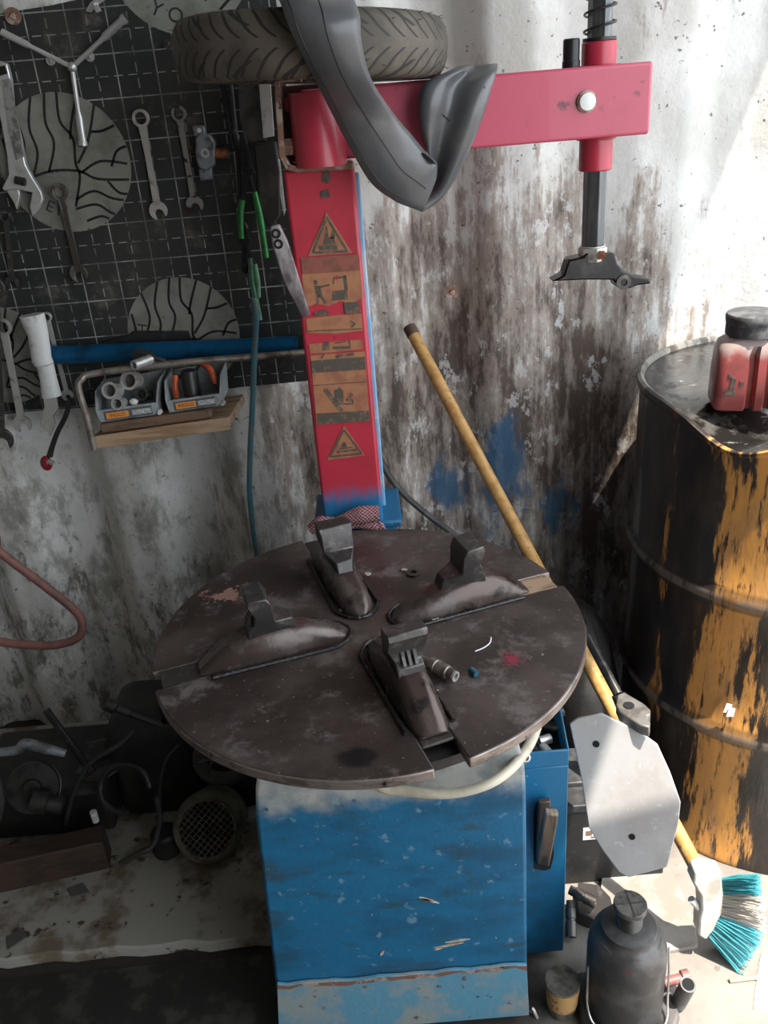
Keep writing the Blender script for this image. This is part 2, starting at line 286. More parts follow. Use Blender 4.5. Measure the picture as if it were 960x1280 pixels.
# ------------------------------------------------------------------ mesh helpers
class B:
    def __init__(s): s.bm = bmesh.new(); s.mi = 0
    def f(s, vs):
        try: fc = s.bm.faces.new(vs); fc.material_index = s.mi; return fc
        except ValueError: return None
    def box(s, c, d, R=None):
        R = R or Matrix.Identity(3); c = Vector(c); v = []
        for z in (-.5, .5):
            for x, y in ((-.5, -.5), (.5, -.5), (.5, .5), (-.5, .5)):
                v.append(s.bm.verts.new(c + R @ Vector((x*d[0], y*d[1], z*d[2]))))
        for q in ((3, 2, 1, 0), (4, 5, 6, 7), (0, 1, 5, 4), (1, 2, 6, 5), (2, 3, 7, 6), (3, 0, 4, 7)): s.f([v[i] for i in q])
        return s
    def loft(s, rings, caps=True, closed=False):
        vr = [[s.bm.verts.new(Vector(p)) for p in r] for r in rings]; n = len(vr[0])
        pairs = list(zip(vr, vr[1:])) + ([(vr[-1], vr[0])] if closed else [])
        for a, b in pairs:
            for i in range(n): s.f([a[i], a[(i+1) % n], b[(i+1) % n], b[i]])
        if caps and not closed: s.f(list(reversed(vr[0]))); s.f(vr[-1])
        return s
    def frame(s, d):
        d = Vector(d).normalized(); a = Vector((0, 0, 1)) if abs(d.z) < .9 else Vector((1, 0, 0))
        u = d.cross(a).normalized(); return u, d.cross(u).normalized()
    def cyl(s, p0, p1, r, r1=None, n=24, ph=0):
        p0, p1 = Vector(p0), Vector(p1); u, w = s.frame(p1-p0); r1 = r if r1 is None else r1
        mk = lambda p, q: [p + u*(q*cos(2*pi*i/n+ph)) + w*(q*sin(2*pi*i/n+ph)) for i in range(n)]
        return s.loft([mk(p0, r), mk(p1, r1)])
    def ring(s, p0, p1, ro, ri, n=28):
        p0, p1 = Vector(p0), Vector(p1); u, w = s.frame(p1-p0)
        mk = lambda p, q: [p + u*(q*cos(2*pi*i/n)) + w*(q*sin(2*pi*i/n)) for i in range(n)]
        return s.loft([mk(p0, ro), mk(p1, ro), mk(p1, ri), mk(p0, ri)], closed=True)
    def stack(s, p0, d, prof, n=28):            # prof: (distance along d, radius)
        p0 = Vector(p0); d = Vector(d).normalized(); u, w = s.frame(d)
        return s.loft([[p0 + d*t + u*(q*cos(2*pi*i/n)) + w*(q*sin(2*pi*i/n)) for i in range(n)] for t, q in prof])
    def tube(s, pts, r, n=10, closed=False, sm=0):
        pts = [Vector(p) for p in pts]
        if sm:
            o = []; N = len(pts)
            rr = r if isinstance(r, (list, tuple)) else None; ro = []
            rng = range(N if closed else N-1)
            for i in rng:
                a = pts[(i-1) % N] if closed or i else pts[0]*2-pts[1]; b = pts[i]; c = pts[(i+1) % N]
                d = pts[(i+2) % N] if closed or i+2 < N else c*2-b
                for k in range(sm):
                    t = k/sm; o.append(.5*((2*b)+(c-a)*t+(2*a-5*b+4*c-d)*t*t+(3*b-3*c+d-a)*t**3))
                    if rr: ro.append(rr[i]*(1-t)+rr[(i+1) % N]*t)
            if not closed:
                o.append(pts[-1])
                if rr: ro.append(rr[-1])
            pts = o; r = ro if rr else r
        N = len(pts); rings = []; u = None
        for i, p in enumerate(pts):
            a = pts[(i-1) % N] if closed or i else p; b = pts[(i+1) % N] if closed or i < N-1 else p
            d = (b-a).normalized()
            if u is None: u, _ = s.frame(d)
            u = (u - d*u.dot(d)).normalized(); w = d.cross(u); q = r[i] if isinstance(r, (list, tuple)) else r
            rings.append([p + u*(q*cos(2*pi*k/n)) + w*(q*sin(2*pi*k/n)) for k in range(n)])
        return s.loft(rings, closed=closed)
    def prism(s, pts, vec, top=None):
        vec = Vector(vec); a = [s.bm.verts.new(Vector(p)) for p in pts]
        b = [s.bm.verts.new(Vector(p)) for p in top] if top else [s.bm.verts.new(Vector(p)+vec) for p in pts]; n = len(a)
        for i in range(n): s.f([a[i], a[(i+1) % n], b[(i+1) % n], b[i]])
        s.f(list(reversed(a))); s.f(b); return s
    def ball(s, c, r, n=16, m=10):
        c = Vector(c); r = Vector(r) if hasattr(r, '__len__') else Vector((r, r, r))
        return s.loft([[c + Vector((r.x*sin(pi*(j+.02)/(m+.04))*cos(2*pi*i/n), r.y*sin(pi*(j+.02)/(m+.04))*sin(2*pi*i/n), -r.z*cos(pi*(j+.02)/(m+.04)))) for i in range(n)] for j in range(m+1)])
WO = {}
def obj(name, b, mats, parent=None, local=False, bev=0, ang=35, loc=None, seg=2):
    bm = b.bm
    if parent is not None and not local:
        o = WO[parent.name]; bmesh.ops.translate(bm, verts=bm.verts, vec=-o)
    if loc is not None: bmesh.ops.translate(bm, verts=bm.verts, vec=-Vector(loc))
    bmesh.ops.recalc_face_normals(bm, faces=bm.faces)
    bmesh.ops.triangulate(bm, faces=[f for f in bm.faces if len(f.verts) > 4])
    me = bpy.data.meshes.new(name); bm.to_mesh(me); bm.free()
    for m in (mats if isinstance(mats, (list, tuple)) else [mats]): me.materials.append(m)
    for p in me.polygons: p.use_smooth = True
    me.set_sharp_from_angle(angle=radians(ang))
    ob = bpy.data.objects.new(name, me); C.objects.link(ob)
    if parent is not None: ob.parent = parent
    WO[ob.name] = WO[parent.name] if parent is not None and not local else Vector(loc or (0, 0, 0))
    if loc is not None: ob.location = loc
    if bev:
        md = ob.modifiers.new('bevel', 'BEVEL'); md.width = bev; md.segments = seg; md.limit_method = 'ANGLE'; md.angle_limit = radians(40); md.harden_normals = False
    return ob
def tag(o, label, cat, group=None):
    o['label'] = label; o['category'] = cat
    if group: o['group'] = group
    return o
def thing(name, label, cat, loc=(0, 0, 0), group=None):
    o = bpy.data.objects.new(name, None); C.objects.link(o); o.empty_display_size = .05
    o.location = loc; WO[o.name] = Vector(loc); return tag(o, label, cat, group)
def struct(name, b, m, **k):
    o = obj(name, b, m, **k); o['kind'] = 'structure'; return o
def hang(root, top, bot, Y):                    # place a tool built along local -Z between two points of the wall plane
    a, b = aty(*top, Y), aty(*bot, Y); d = b-a
    root.location = a; root.rotation_euler = (0, atan2(-d.x, -d.z), 0); return d.length
def textmesh(txt, size, name, m, parent, M4, ext=.0004):
    cu = bpy.data.curves.new('lettering', 'FONT'); cu.body = txt; cu.size = size; cu.extrude = ext; cu.align_x = 'CENTER'; cu.align_y = 'CENTER'
    t = bpy.data.objects.new('lettering', cu); C.objects.link(t)
    me = bpy.data.meshes.new_from_object(t.evaluated_get(bpy.context.evaluated_depsgraph_get()))
    bpy.data.objects.remove(t); me.transform(M4); me.materials.clear(); me.materials.append(m)
    o = bpy.data.objects.new(name, me); C.objects.link(o); o.parent = parent; return o

# ------------------------------------------------------------------ the setting
PITCHW = .285; YV, YR = 1.800, 1.740
def corrug(x0, x1):
    pts = []; k0 = math.floor((x0+.63)/PITCHW)-1
    for k in range(k0, int((x1+.63)/PITCHW)+2):
        c = -.63+k*PITCHW
        pts += [(c-.034, YV), (c+.030, YR), (c+.120, YR), (c+.177, YV)]
    pts.sort(); out = []; N = int((x1-x0)/.008)
    def yy(x):
        for (xa, ya), (xb, yb) in zip(pts, pts[1:]):
            if xa <= x <= xb: return ya + (yb-ya)*(x-xa)/max(1e-9, xb-xa)
    def soft(x): t = min(1, max(0, (x-.10)/.35)); return 1 - .72*t*t*(3-2*t)      # ribs shaped shallower to the right, keeping the sun's edge straight
    for i in range(N+1):
        x = x0 + (x1-x0)*i/N; out.append((x, YR + soft(x)*(sum(yy(x+.010*k/6) for k in range(-6, 7))/13 - YR)))
    return out
b = B(); prof = corrug(-1.35, 2.6); zs = [0, .25, .5, .75, 1, 1.25, 1.5, 1.75, 2.0, 2.3]
n = len(prof); vv = []
for z in zs: vv.append([b.bm.verts.new((x, y, z)) for x, y in prof])
vb = [[b.bm.verts.new((x, y+.03, z)) for x, y in prof] for z in (zs[0], zs[-1])]
for r_, r2 in zip(vv, vv[1:]):
    for i in range(n-1): b.f([r_[i], r_[i+1], r2[i+1], r2[i]])
for i in range(n-1): b.f([vb[0][i+1], vb[0][i], vb[1][i], vb[1][i+1]])
struct('wall_back', b, wall_m, ang=60)
b = B(); b.box((-1.38, .2, 1.15), (.05, 3.2, 2.3)); struct('wall_left', b, shed_m)
b = B(); b.box((-.25, -1.42, 1.15), (2.30, .05, 2.3)); struct('wall_front', b, shed_m)  # unseen wall, drawn long so light comes in from the right
# roof: its slanting right edge throws the diagonal edge of shade across the wall
b = B(); e = lambda Y: .692 + .214*Y
b.prism([(-1.41, -1.45, 2.3), (1.005, -1.45, 2.3), (1.005, .48, 2.3), (e(.48), .48, 2.3), (e(1.81), 1.81, 2.3), (-1.41, 1.81, 2.3)], (0, 0, .03)); struct('ceiling', b, shed_m)  # front step added to the unseen roof edge to shade jack and blade
b = B(); b.box((1.0, .5, -.03), (12, 9, .06)); struct('floor', b, floor_material())
b = B(); q = [(-1.35, 1.075), (-.262, 1.085), (-.262, 1.74), (-1.35, 1.74)]; nn_ = 26
front = [(-1.35 + 1.088*i/nn_, 1.072 + .004*sin(i*2.1) + .003*random.random()) for i in range(nn_+1)]
b.prism([(x, y, .0) for x, y in front] + [(-.262, 1.74, 0), (-1.35, 1.74, 0)], (0, 0, .028)); o = struct('floor_ledge', b, concrete, bev=.003)

# ------------------------------------------------------------------ printed sheet on the wall
YM = 1.732
root = thing('wall_sheet', 'large black printed sheet with white grid lines and grey leaf discs behind the hung tools', 'wall sheet', aty(200, 250, YM))
b = B(); edge = P([(-40, 22), (0, 17), (30, 12), (62, 7), (94, 0), (120, -8), (235, -30), (340, -40), (350, 40), (372, 240), (385, 476), (300, 484), (205, 496), (140, 508), (60, 512), (-60, 525)], YM)
b.prism(edge, (0, .003, 0)); sheet = obj('sheet', b, mat_m, root)
sheet['label'] = 'black sheet with a grid of solid and dashed white lines'
def leafdisc(cx, cy, rot, R_=.125, clipz=None, small=False):
    c = aty(cx, cy, YM); y = YM-.0012
    bb = B(); n = 56
    pts = [Vector((c.x + R_*cos(2*pi*i/n), y, c.z + R_*sin(2*pi*i/n))) for i in range(n)]
    bb.prism(pts, (0, .001, 0)); bb.mi = 1
    def vein(ps, w=.0023):
        ps = [Vector((p[0], p[1])) for p in ps]; o = []
        for i in range(len(ps)-1):
            a = ps[max(i-1, 0)]; p_, q_ = ps[i], ps[i+1]; d = ps[min(i+2, len(ps)-1)]
            for k in range(5):
                t = k/5; o.append(.5*((2*p_)+(q_-a)*t+(2*a-5*p_+4*q_-d)*t*t+(3*p_-3*q_+d-a)*t**3))
        o.append(ps[-1])
        for p_, q_ in zip(o, o[1:]):
            d = (q_-p_)
            if d.length < 1e-6: continue
            nx = Vector((-d.y, d.x)).normalized()*w/R_; d = d.normalized()*w*.5/R_
            if (q_).length > 1.0: continue
            vs = [bb.bm.verts.new((c.x+R_*v.x, y-.0006, c.z+R_*v.y)) for v in (p_-nx-d, q_-nx+d, q_+nx+d, p_+nx-d)]; bb.f(vs)
    V = [[(-.62, .78), (-.55, .35), (-.68, .02), (-.72, -.08)], [(-.30, .95), (-.42, .55), (-.38, .2), (-.52, -.12)],
         [(-.08, 1.), (-.16, .6), (-.10, .3), (-.28, -.1)], [(.10, .99), (.06, .6), (.20, .35), (.16, 0), (.18, -.2), (.02, -.62)],
         [(-.52, -.14), (-.2, -.08), (.2, -.12), (.45, -.25), (1, -.30)], [(.38, .92), (.22, .55), (.16, .35)], [(.62, .78), (.42, .30), (.20, .0)],
         [(.85, .48), (.66, .42), (.5, .42)], [(.97, .18), (.82, .12), (.70, -.08)], [(.22, -.14), (.55, .0), (1., -.08)],
         [(.05, -.52), (.35, -.42), (.62, -.55), (.98, -.62)], [(.02, -.66), (.35, -.62), (.6, -.78), (.92, -.74)], [(.15, -.85), (.4, -.8), (.6, -.92)],
         [(.6, -.3), (.75, -.48), (1, -.5)], [(-.86, .42), (-.84, .1), (-.88, -.06)]]
    cr, sr = cos(rot), sin(rot)
    for v in V: vein([(x*cr-y_*sr, x*sr+y_*cr) for x, y_ in v])
    return obj('printed_disc', bb, [disc_m, vein_m], root)
def letters(txt, cx, cy, R_, a0, da, rot0=0, size=.03):
    c = aty(cx, cy, YM); L = WO[root.name]
    for i, ch in enumerate(txt):
        a = radians(a0 + i*da); M4 = Matrix.Translation(Vector((c.x + R_*cos(a), YM-.0014, c.z + R_*sin(a)))-L) @ Matrix.Rotation(-(a+radians(90+rot0)), 4, 'Y') @ Matrix.Rotation(pi/2, 4, 'X')
        textmesh(ch, size, 'printed_letter', vein_m, root, M4, .0003)
leafdisc(82, 205, 0, .121); leafdisc(230, 417, 0, .113); leafdisc(222, -62, .4, .126); leafdisc(5, 445, -.2, .10)
letters('OMEH', 82, 205, .086, 205, 16, 0, .030); letters('HK', 230, 417, .085, 168, 18, 0, .03); letters('YO', 222, -62, .098, 238, 20, 0, .034)

# ------------------------------------------------------------------ hung tools
def spanner(L, w, ro, jaw, th=.007, flip=0, name='spanner', mats=None, ringonly=False):
    b = B(); ri = ro*.66
    b.ring((0, th/2, -ro), (0, -th/2-.002, -ro), ro, ri)
    z0, z1 = -2*ro+.002, -L+jaw*1.5
    for ya, yb in ((th/2-.001, -th/2+.001),):
        b.prism([(-w*.55, ya, z0), (-w*.42, ya, (z0*2+z1)/3), (-w*.5, ya, z1), (w*.5, ya, z1), (w*.42, ya, (z0*2+z1)/3), (w*.55, ya, z0)], (0, yb-ya, 0))
    a0 = radians(14 + flip); pts = []
    for i in range(15):
        a = radians(-52) + radians(284)*i/14; pts.append((jaw*cos(a), jaw*sin(a)))
    pts += [(-jaw*.52, -jaw*.80), (-jaw*.46, -jaw*.15), (-jaw*.2, jaw*.12), (jaw*.2, jaw*.12), (jaw*.46, -jaw*.15), (jaw*.5, -jaw*.8)]
    b.prism([(x*cos(a0)-z*sin(a0), th/2, -L+jaw*.9 + x*sin(a0)+z*cos(a0)) for x, z in pts], (0, -th, 0))
    return obj(name, b, mats or steel, bev=.0012)
YT = 1.720
def put_spanner(top, bot, Y, label, w=.012, ro=.015, jaw=.017, mats=None, flip=0, cat='spanner', group='spanners hung on the wall'):
    L = (aty(*top, Y)-aty(*bot, Y)).length; o = spanner(L, w, ro, jaw, flip=flip, mats=mats); hang(o, top, bot, Y); return tag(o, label, cat, group)
put_spanner((174, 136), (200, 274), YT, 'steel combination spanner in the middle of the black sheet, right of the large leaf disc', .0135, .0155, .0175)
put_spanner((222, 132), (245, 266), YT, 'steel combination spanner with rust spots by its jaw, beside the grey pipe fitting', .0115, .0135, .0165, M('rust_spotted_steel', (.34, .32, .30), (.07, .03, .022), 46, (.56, .62), ro=.4, me=.8))
put_spanner((72, 229), (101, 352), YT, 'dark-shanked spanner hung low across the large leaf disc', .012, .0155, .0175, M('brown_worn_steel', (.13, .115, .10), (.34, .33, .31), 30, (.5, .65), st=(1, 1, .3), ro=.35, me=.85))
put_spanner((2, 398), (30, 540), 1.70, 'long spanner at the left edge below the adjustable wrench', .015, .017, .019)
put_spanner((-8, 345), (2, 562), 1.69, 'spanner cut off by the left edge, hanging lowest with its jaw over the bare wall', .018, .022, .026, darksteel)
put_spanner((293, 168), (304, 290), 1.705, 'slim bright spanner with dark rust at its foot, beside the black rods', .0085, .009, .010, M('half_rusted_chrome', (.58, .56, .52), (.10, .06, .045), 40, (.54, .62), ro=.3, me=.85))
put_spanner((57, 390), (86, 500), 1.715, 'narrow chrome spanner tucked behind the white sleeve', .009, .010, .012, chrome)
put_spanner((6, 262), (16, 360), 1.72, 'small black spanner hanging below the adjustable wrench', .010, .011, .013, darksteel)

# adjustable wrench
root = thing('adjustable_wrench', 'large chrome adjustable wrench with open jaw at the far left', 'wrench', aty(0, 80, 1.715)); Y = 1.722
b = B(); b.prism(P([(-10, 84), (2, 76), (12, 80), (17, 100), (20, 140), (28, 170), (35, 205), (44, 222), (54, 238), (57, 248), (52, 260), (44, 270), (40, 258), (43, 240), (26, 236), (8, 238), (6, 234), (14, 218), (12, 195), (4, 150), (-4, 110)], Y), (0, -.014, 0))
obj('wrench_body', b, chrome, root, bev=.002)
b = B(); b.prism(P([(2, 100), (13, 98), (22, 150), (30, 196), (20, 200), (12, 168)], Y-.0142), (0, -.0012, 0)); obj('handle_panel', b, M('satin_steel', (.42, .42, .41), (.2, .19, .18), 60, ro=.5, me=.7), root)
b = B(); b.prism(P([(8, 233), (26, 236), (28, 242), (24, 262), (20, 252), (15, 244)], Y+.001), (0, -.013, 0)); obj('sliding_jaw', b, chrome, root, bev=.0015)
b = B(); a, c_ = aty(19, 225, Y-.016), aty(33, 228, Y-.016)
for i in range(5): b.cyl(a.lerp(c_, i/5), a.lerp(c_, i/5+.13), .0075, n=16)
b.cyl(a, c_, .005); obj('adjusting_screw', b, darksteel, root)
b = B(); b.prism(P([(-6, 84), (6, 82), (9, 92), (-6, 97)], Y-.0142), (0, -.001, 0)); obj('hanging_hole', b, hole_m, root)

# three way socket wrench
Y = 1.712; root = thing('three_way_wrench', 'chrome three-armed Y socket wrench on the upper left of the black sheet', 'wrench', aty(90, 84, Y))
for a, c_, tip in (((90, 84), (2, 40), 0), ((90, 84), (157, 22), 1), ((90, 84), (104, 182), 1)):
    p, q = aty(*a, Y), aty(*c_, Y); d = (q-p); b = B()
    Ln = d.length; k = [(0, .0042), (Ln*.55, .0042), (Ln*.6, .0055), (Ln*.62, .0068), (Ln*.93, .0068), (Ln*.95, .0085), (Ln, .0085)] if tip else [(0, .0042), (Ln*.6, .0042), (Ln*.65, .006), (Ln, .006)]
    b.stack(p, d, k, 14); arm = obj('wrench_arm', b, chrome, root)
    if tip:
        b = B(); b.ring(q+d.normalized()*.0002, q+d.normalized()*.002, .0085, .0055, 16); obj('socket_mouth', b, darksteel, arm)
b = B(); b.ball(aty(90, 84, Y), .0085); obj('hub', b, chrome, root)

# clip at the top
b = B(); b.prism(P([(108, 14), (114, 4), (126, -6), (132, 0), (121, 8), (114, 16)], 1.716), (0, -.006, 0)); b.prism(P([(118, 10), (123, 6), (127, 14), (122, 16)], 1.709), (0, -.008, 0)); b.cyl(aty(120, 6, 1.72), aty(120, 6, 1.705), .004)
tag(obj('spring_clip', b, chrome, loc=aty(118, 6, 1.716), bev=.001), 'small chrome spring clip at the top of the black sheet', 'clip')
# screws and nails
def screw(px, label, r=.008, m=rust, Y=None, group=None):
    p = aty(*px, Y or YM-.004); b = B(); b.ring(p+Vector((0, .004, 0)), p+Vector((0, -.001, 0)), r*1.7, r*.6, 18); b.stack(p+Vector((0, .004, 0)), (0, -1, 0), [(0, r*.8), (.006, r*.8), (.008, r*.4)], 6)
    return tag(obj('screw', b, m, loc=p), label, 'screw', group)
screw((16, 20), 'rusty screw with washer at the top left corner of the black sheet'); screw((565, 365), 'rusty bolt head in the white wall right of the red column', .008, Y=1.739)
screw((112, 71), 'bright screw head beside the right arm of the three way wrench', .0045, chrome); screw((63, 76), 'bright screw head beside the left arm of the three way wrench', .0045, chrome)
screw((252, 104), 'small dark screw under the tyre on the black sheet', .005, darksteel); screw((210, 55), 'small screw left of the tyre on the black sheet', .005, darksteel)

# pipe fitting
Y = 1.715; p = aty(262, 190, Y); root = thing('pipe_fitting', 'grey cast pipe fitting with copper stub hung beside the spanners', 'pipe fitting', p)
b = B(); b.prism(P([(247, 172), (253, 165), (265, 168), (271, 178), (270, 206), (262, 212), (251, 208), (247, 195)], Y), (0, -.026, 0))
b.prism(P([(241, 157), (257, 156), (259, 169), (245, 171)], Y), (0, -.018, 0)); b.prism(P([(250, 210), (266, 209), (267, 224), (252, 226)], Y), (0, -.018, 0)); obj('fitting_body', b, zinc, root, bev=.003)
b = B(); b.cyl(aty(269, 192, Y-.013), aty(284, 191, Y-.013), .010); obj('copper_stub', b, copper, root, bev=.001)
b = B(); b.ring(p+Vector((-.004, -.026, 0)), p+Vector((-.004, -.030, 0)), .008, .004); obj('screw_port', b, chrome, root)
b = B(); b.cyl(aty(249, 163, Y-.018), aty(249, 163, Y-.021), .004); obj('fitting_screw', b, chrome, root)

# pliers hung by the column
def pliers(label, jawpx, piv, h1, h2, Y, grip, groupname='pliers hung by the column'):
    root = thing('pliers', label, 'pliers', aty(*piv, Y), groupname)
    b = B(); j = aty(*jawpx, Y); p = aty(*piv, Y); d = (j-p); nrm = Vector((-d.z, 0, d.x)).normalized()
    for s in (-1, 1): b.prism([p+nrm*s*.001, p+nrm*s*.009, p+d*.5+nrm*s*.007, j+nrm*s*.0025, j], (0, -.009, 0))
    b.cyl(p+Vector((0, .002, 0)), p+Vector((0, -.012, 0)), .0095); obj('jaws', b, blacksteel, root, bev=.001)
    for hh in (h1, h2):
        b = B(); q = [aty(*z, Y-.004) for z in hh]; b.tube([p+Vector((0, -.004, 0))] + q[:1], .004, 8); hd = obj('handle', b, blacksteel, root)
        b = B(); b.tube(q, [.0055] + [.0068]*(len(q)-2) + [.005], 12, sm=6); obj('grip', b, grip, hd)
pliers('pliers with a bright green grip hung left of the red column', (303, 165), (311, 212), [(318, 240), (325, 272), (333, 322)], [(303, 250), (300, 272), (302, 298)], 1.69, green)
pliers('pliers with pale green grips hanging below the bright green pair', (300, 268), (306, 300), [(313, 322), (317, 360), (325, 400)], [(318, 330), (321, 350), (323, 372)], 1.70, palegreen)
# rods, straps and plates between sheet and column
def flat(name, px, Y, d, m, label, cat, group=None, bev=.0008):
    b = B(); pts = P(px, Y); b.prism(pts, (0, -d, 0)); c0 = sum(pts, Vector())/len(pts); return tag(obj(name, b, m, loc=c0, bev=bev), label, cat, group)
flat('metal_strip', [(323, 96), (338, 96), (343, 170), (329, 173)], 1.70, .003, whiteplast, 'pale grey flat strip hanging beside the red column top', 'strip')
flat('canvas_flap', [(298, 96), (324, 97), (334, 174), (310, 178), (300, 150)], 1.712, .008, M('grey_canvas', (.11, .11, .10), (.06, .058, .05), 30, ro=.9, bu=.3), 'grey canvas flap hanging under the tyre', 'cloth')
flat('rubber_strap', [(318, 180), (346, 176), (352, 215), (352, 268), (338, 284), (325, 262)], 1.705, .02, M('worn_black_rubber', (.035, .032, .03), (.07, .06, .055), 20, ro=.65, bu=.3), 'wide black rubber strap hanging left of the red column', 'strap', bev=.004)
flat('wiper_blade', [(346, 196), (350, 200), (357, 262), (355, 270), (349, 238)], 1.69, .004, whiteplast, 'thin pale strip edge beside the black rubber strap', 'strip')
for i, (a, c_) in enumerate((((277, 96), (290, 176)), ((287, 98), (295, 168)), ((296, 180), (306, 330)))):
    b = B(); p, q = aty(*a, 1.70), aty(*c_, 1.70); b.cyl(p, q, .005, .004, 10); b.stack(q, q-p, [(0, .006), (.012, .006), (.018, .003)], 10)
    tag(obj('tool_rod', b, [blacksteel, darksteel, blacksteel][i], loc=p), ['black rod hanging nearest the pipe fitting under the tyre', 'dark steel rod hanging just above the slim bright spanner', 'thin black rod hanging along the pliers'][i], 'rod', 'rods under the tyre')

# ------------------------------------------------------------------ blue pump tube and what hangs on the left
Y = 1.695; p, q = aty(62, 444, Y), aty(386, 431, Y); root = thing('hand_pump', 'blue metal tube lying level above the shelf trays', 'pump tube', p)
b = B(); b.cyl(p, q, .0185, n=32); obj('barrel', b, bluetube, root)
b = B(); d = (q-p).normalized(); b.stack(p-d*.004, d, [(0, .016), (.004, .0195), (.014, .0195), (.016, .0186)], 32); obj('end_cap', b, bluetube, root)
b = B(); b.stack(q-d*.02, d, [(0, .0186), (.004, .02), (.02, .02), (.024, .015)], 32); obj('end_cap', b, blackplast, root)
# black tray behind the tube
b = B(); b.prism(P([(130, 426), (164, 417), (166, 413), (236, 413), (240, 424), (236, 432), (140, 432)], 1.730), (0, -.012, 0)); tag(obj('black_knife', b, blackplast, loc=aty(190, 422, 1.72), bev=.003), 'flat black handled blade behind the upper edge of the blue tube', 'knife')
# black ratchet body with chrome socket on the tube
p, q = aty(170, 452, 1.615), aty(205, 443, 1.64); root = thing('ratchet_socket', 'chrome socket on a black block in front of the blue tube', 'socket', p)
b = B(); b.prism(P([(172, 434), (190, 439), (196, 445), (192, 456), (170, 452), (168, 441)], 1.625), (0, -.022, 0)); obj('black_block', b, blackplast, root, bev=.002)
b = B(); u = (aty(166, 455, 1.59)-aty(190, 446, 1.63)); s0 = aty(188, 449, 1.60); b.ring(s0, s0+u*.85, .0095, .0066, 20); obj('socket_ring', b, chrome, root)
b = B(); b.cyl(aty(192, 447, 1.61), aty(207, 452, 1.61), .005); obj('shank', b, darksteel, root)

root = thing('wrapped_spanner', 'spanner in a white plastic sleeve with its jaw sticking out below', 'spanner', aty(45, 395, 1.66)); Y = 1.66
def pxsweep(rows, Yc, n=16, flat_=.7):
    r = []
    for (xa, ya, xb, yb) in rows:
        a, c_ = aty(xa, ya, Yc), aty(xb, yb, Yc); m_ = (a+c_)/2; h = (c_-a)/2
        r.append([m_ + h*cos(2*pi*i/n) + Vector((0, -h.length*flat_*sin(2*pi*i/n), 0)) for i in range(n)])
    return r
b = B(); b.loft(pxsweep([(24, 396, 55, 391), (27, 403, 57, 398), (35, 420, 60, 414), (38, 440, 63, 434), (40, 452, 64, 446), (44, 458, 67, 453)], Y)); obj('upper_sleeve', b, whiteplast, root)
b = B(); b.loft(pxsweep([(46, 458, 67, 454), (50, 476, 71, 472), (52, 497, 77, 494)], Y)); obj('lower_sleeve', b, whiteplast, root)
b = B(); b.prism(P([(55, 492), (70, 490), (74, 510), (68, 518), (70, 528), (64, 545), (60, 535), (62, 524), (56, 532), (54, 518), (57, 508)], Y), (0, -.008, 0)); obj('spanner_jaw', b, steel, root, bev=.001)
# gear lever with red knob
root = thing('knob_lever', 'black cable lever with a glossy red knob hanging over the bare wall', 'lever', aty(85, 500, 1.66))
b = B(); b.tube(P([(88, 498), (82, 520), (72, 540), (66, 556), (62, 570)], 1.66), [.005, .005, .0052, .0055, .0065], 10, sm=5); obj('cable', b, blackplast, root)
b = B(); b.ball(aty(58, 579, 1.655), (.0125, .012, .0165)); obj('knob', b, M('glossy_red_knob', (.25, .01, .02), ro=.12, coat=.6), root)
b = B(); b.stack(aty(62, 577, 1.645), aty(72, 580, 1.63)-aty(62, 577, 1.645), [(0, .006), (.012, .005), (.016, .003)], 12); obj('metal_tip', b, chrome, root)

# ------------------------------------------------------------------ shelf with trays
YF, YB = 1.575, 1.725
root = thing('tool_shelf', 'wall shelf of bent grey rod and a wooden board below the blue tube', 'shelf', aty(200, 540, 1.65))
fl, fr = aty(114, 559, YF), aty(288, 534, YF); zt = .018; bl = Vector((fl.x+.03, YB, fl.z+.0)); br = Vector((fr.x+.012, YB, fr.z))
b = B(); b.prism([fl, fr, br, bl], (0, 0, zt)); obj('board', b, board_m, root, bev=.0015)
b = B(); b.prism([fl+Vector((0, -.004, -.003)), fr+Vector((0, -.004, -.003)), fr+Vector((0, -.004, zt+.004)), fl+Vector((0, -.004, zt+.004))], (0, .0045, 0)); obj('front_edging', b, M('pale_wood_edge', (.40, .27, .17), (.26, .15, .08), 12, st=(.5, 5, 5), ro=.7, bu=.2), root)
b = B(); b.tube([aty(118, 562, YF-.004), aty(108, 520, YF-.004), aty(98, 486, YF-.004), aty(102, 474, YF), aty(122, 466, 1.585), aty(240, 452, 1.61), aty(330, 445, 1.64), aty(384, 440, 1.67)], .0068, 12, sm=6); obj('rod_frame', b, M('grey_brown_rod', (.25, .22, .19), (.13, .10, .08), 40, ro=.45, me=.5), root)
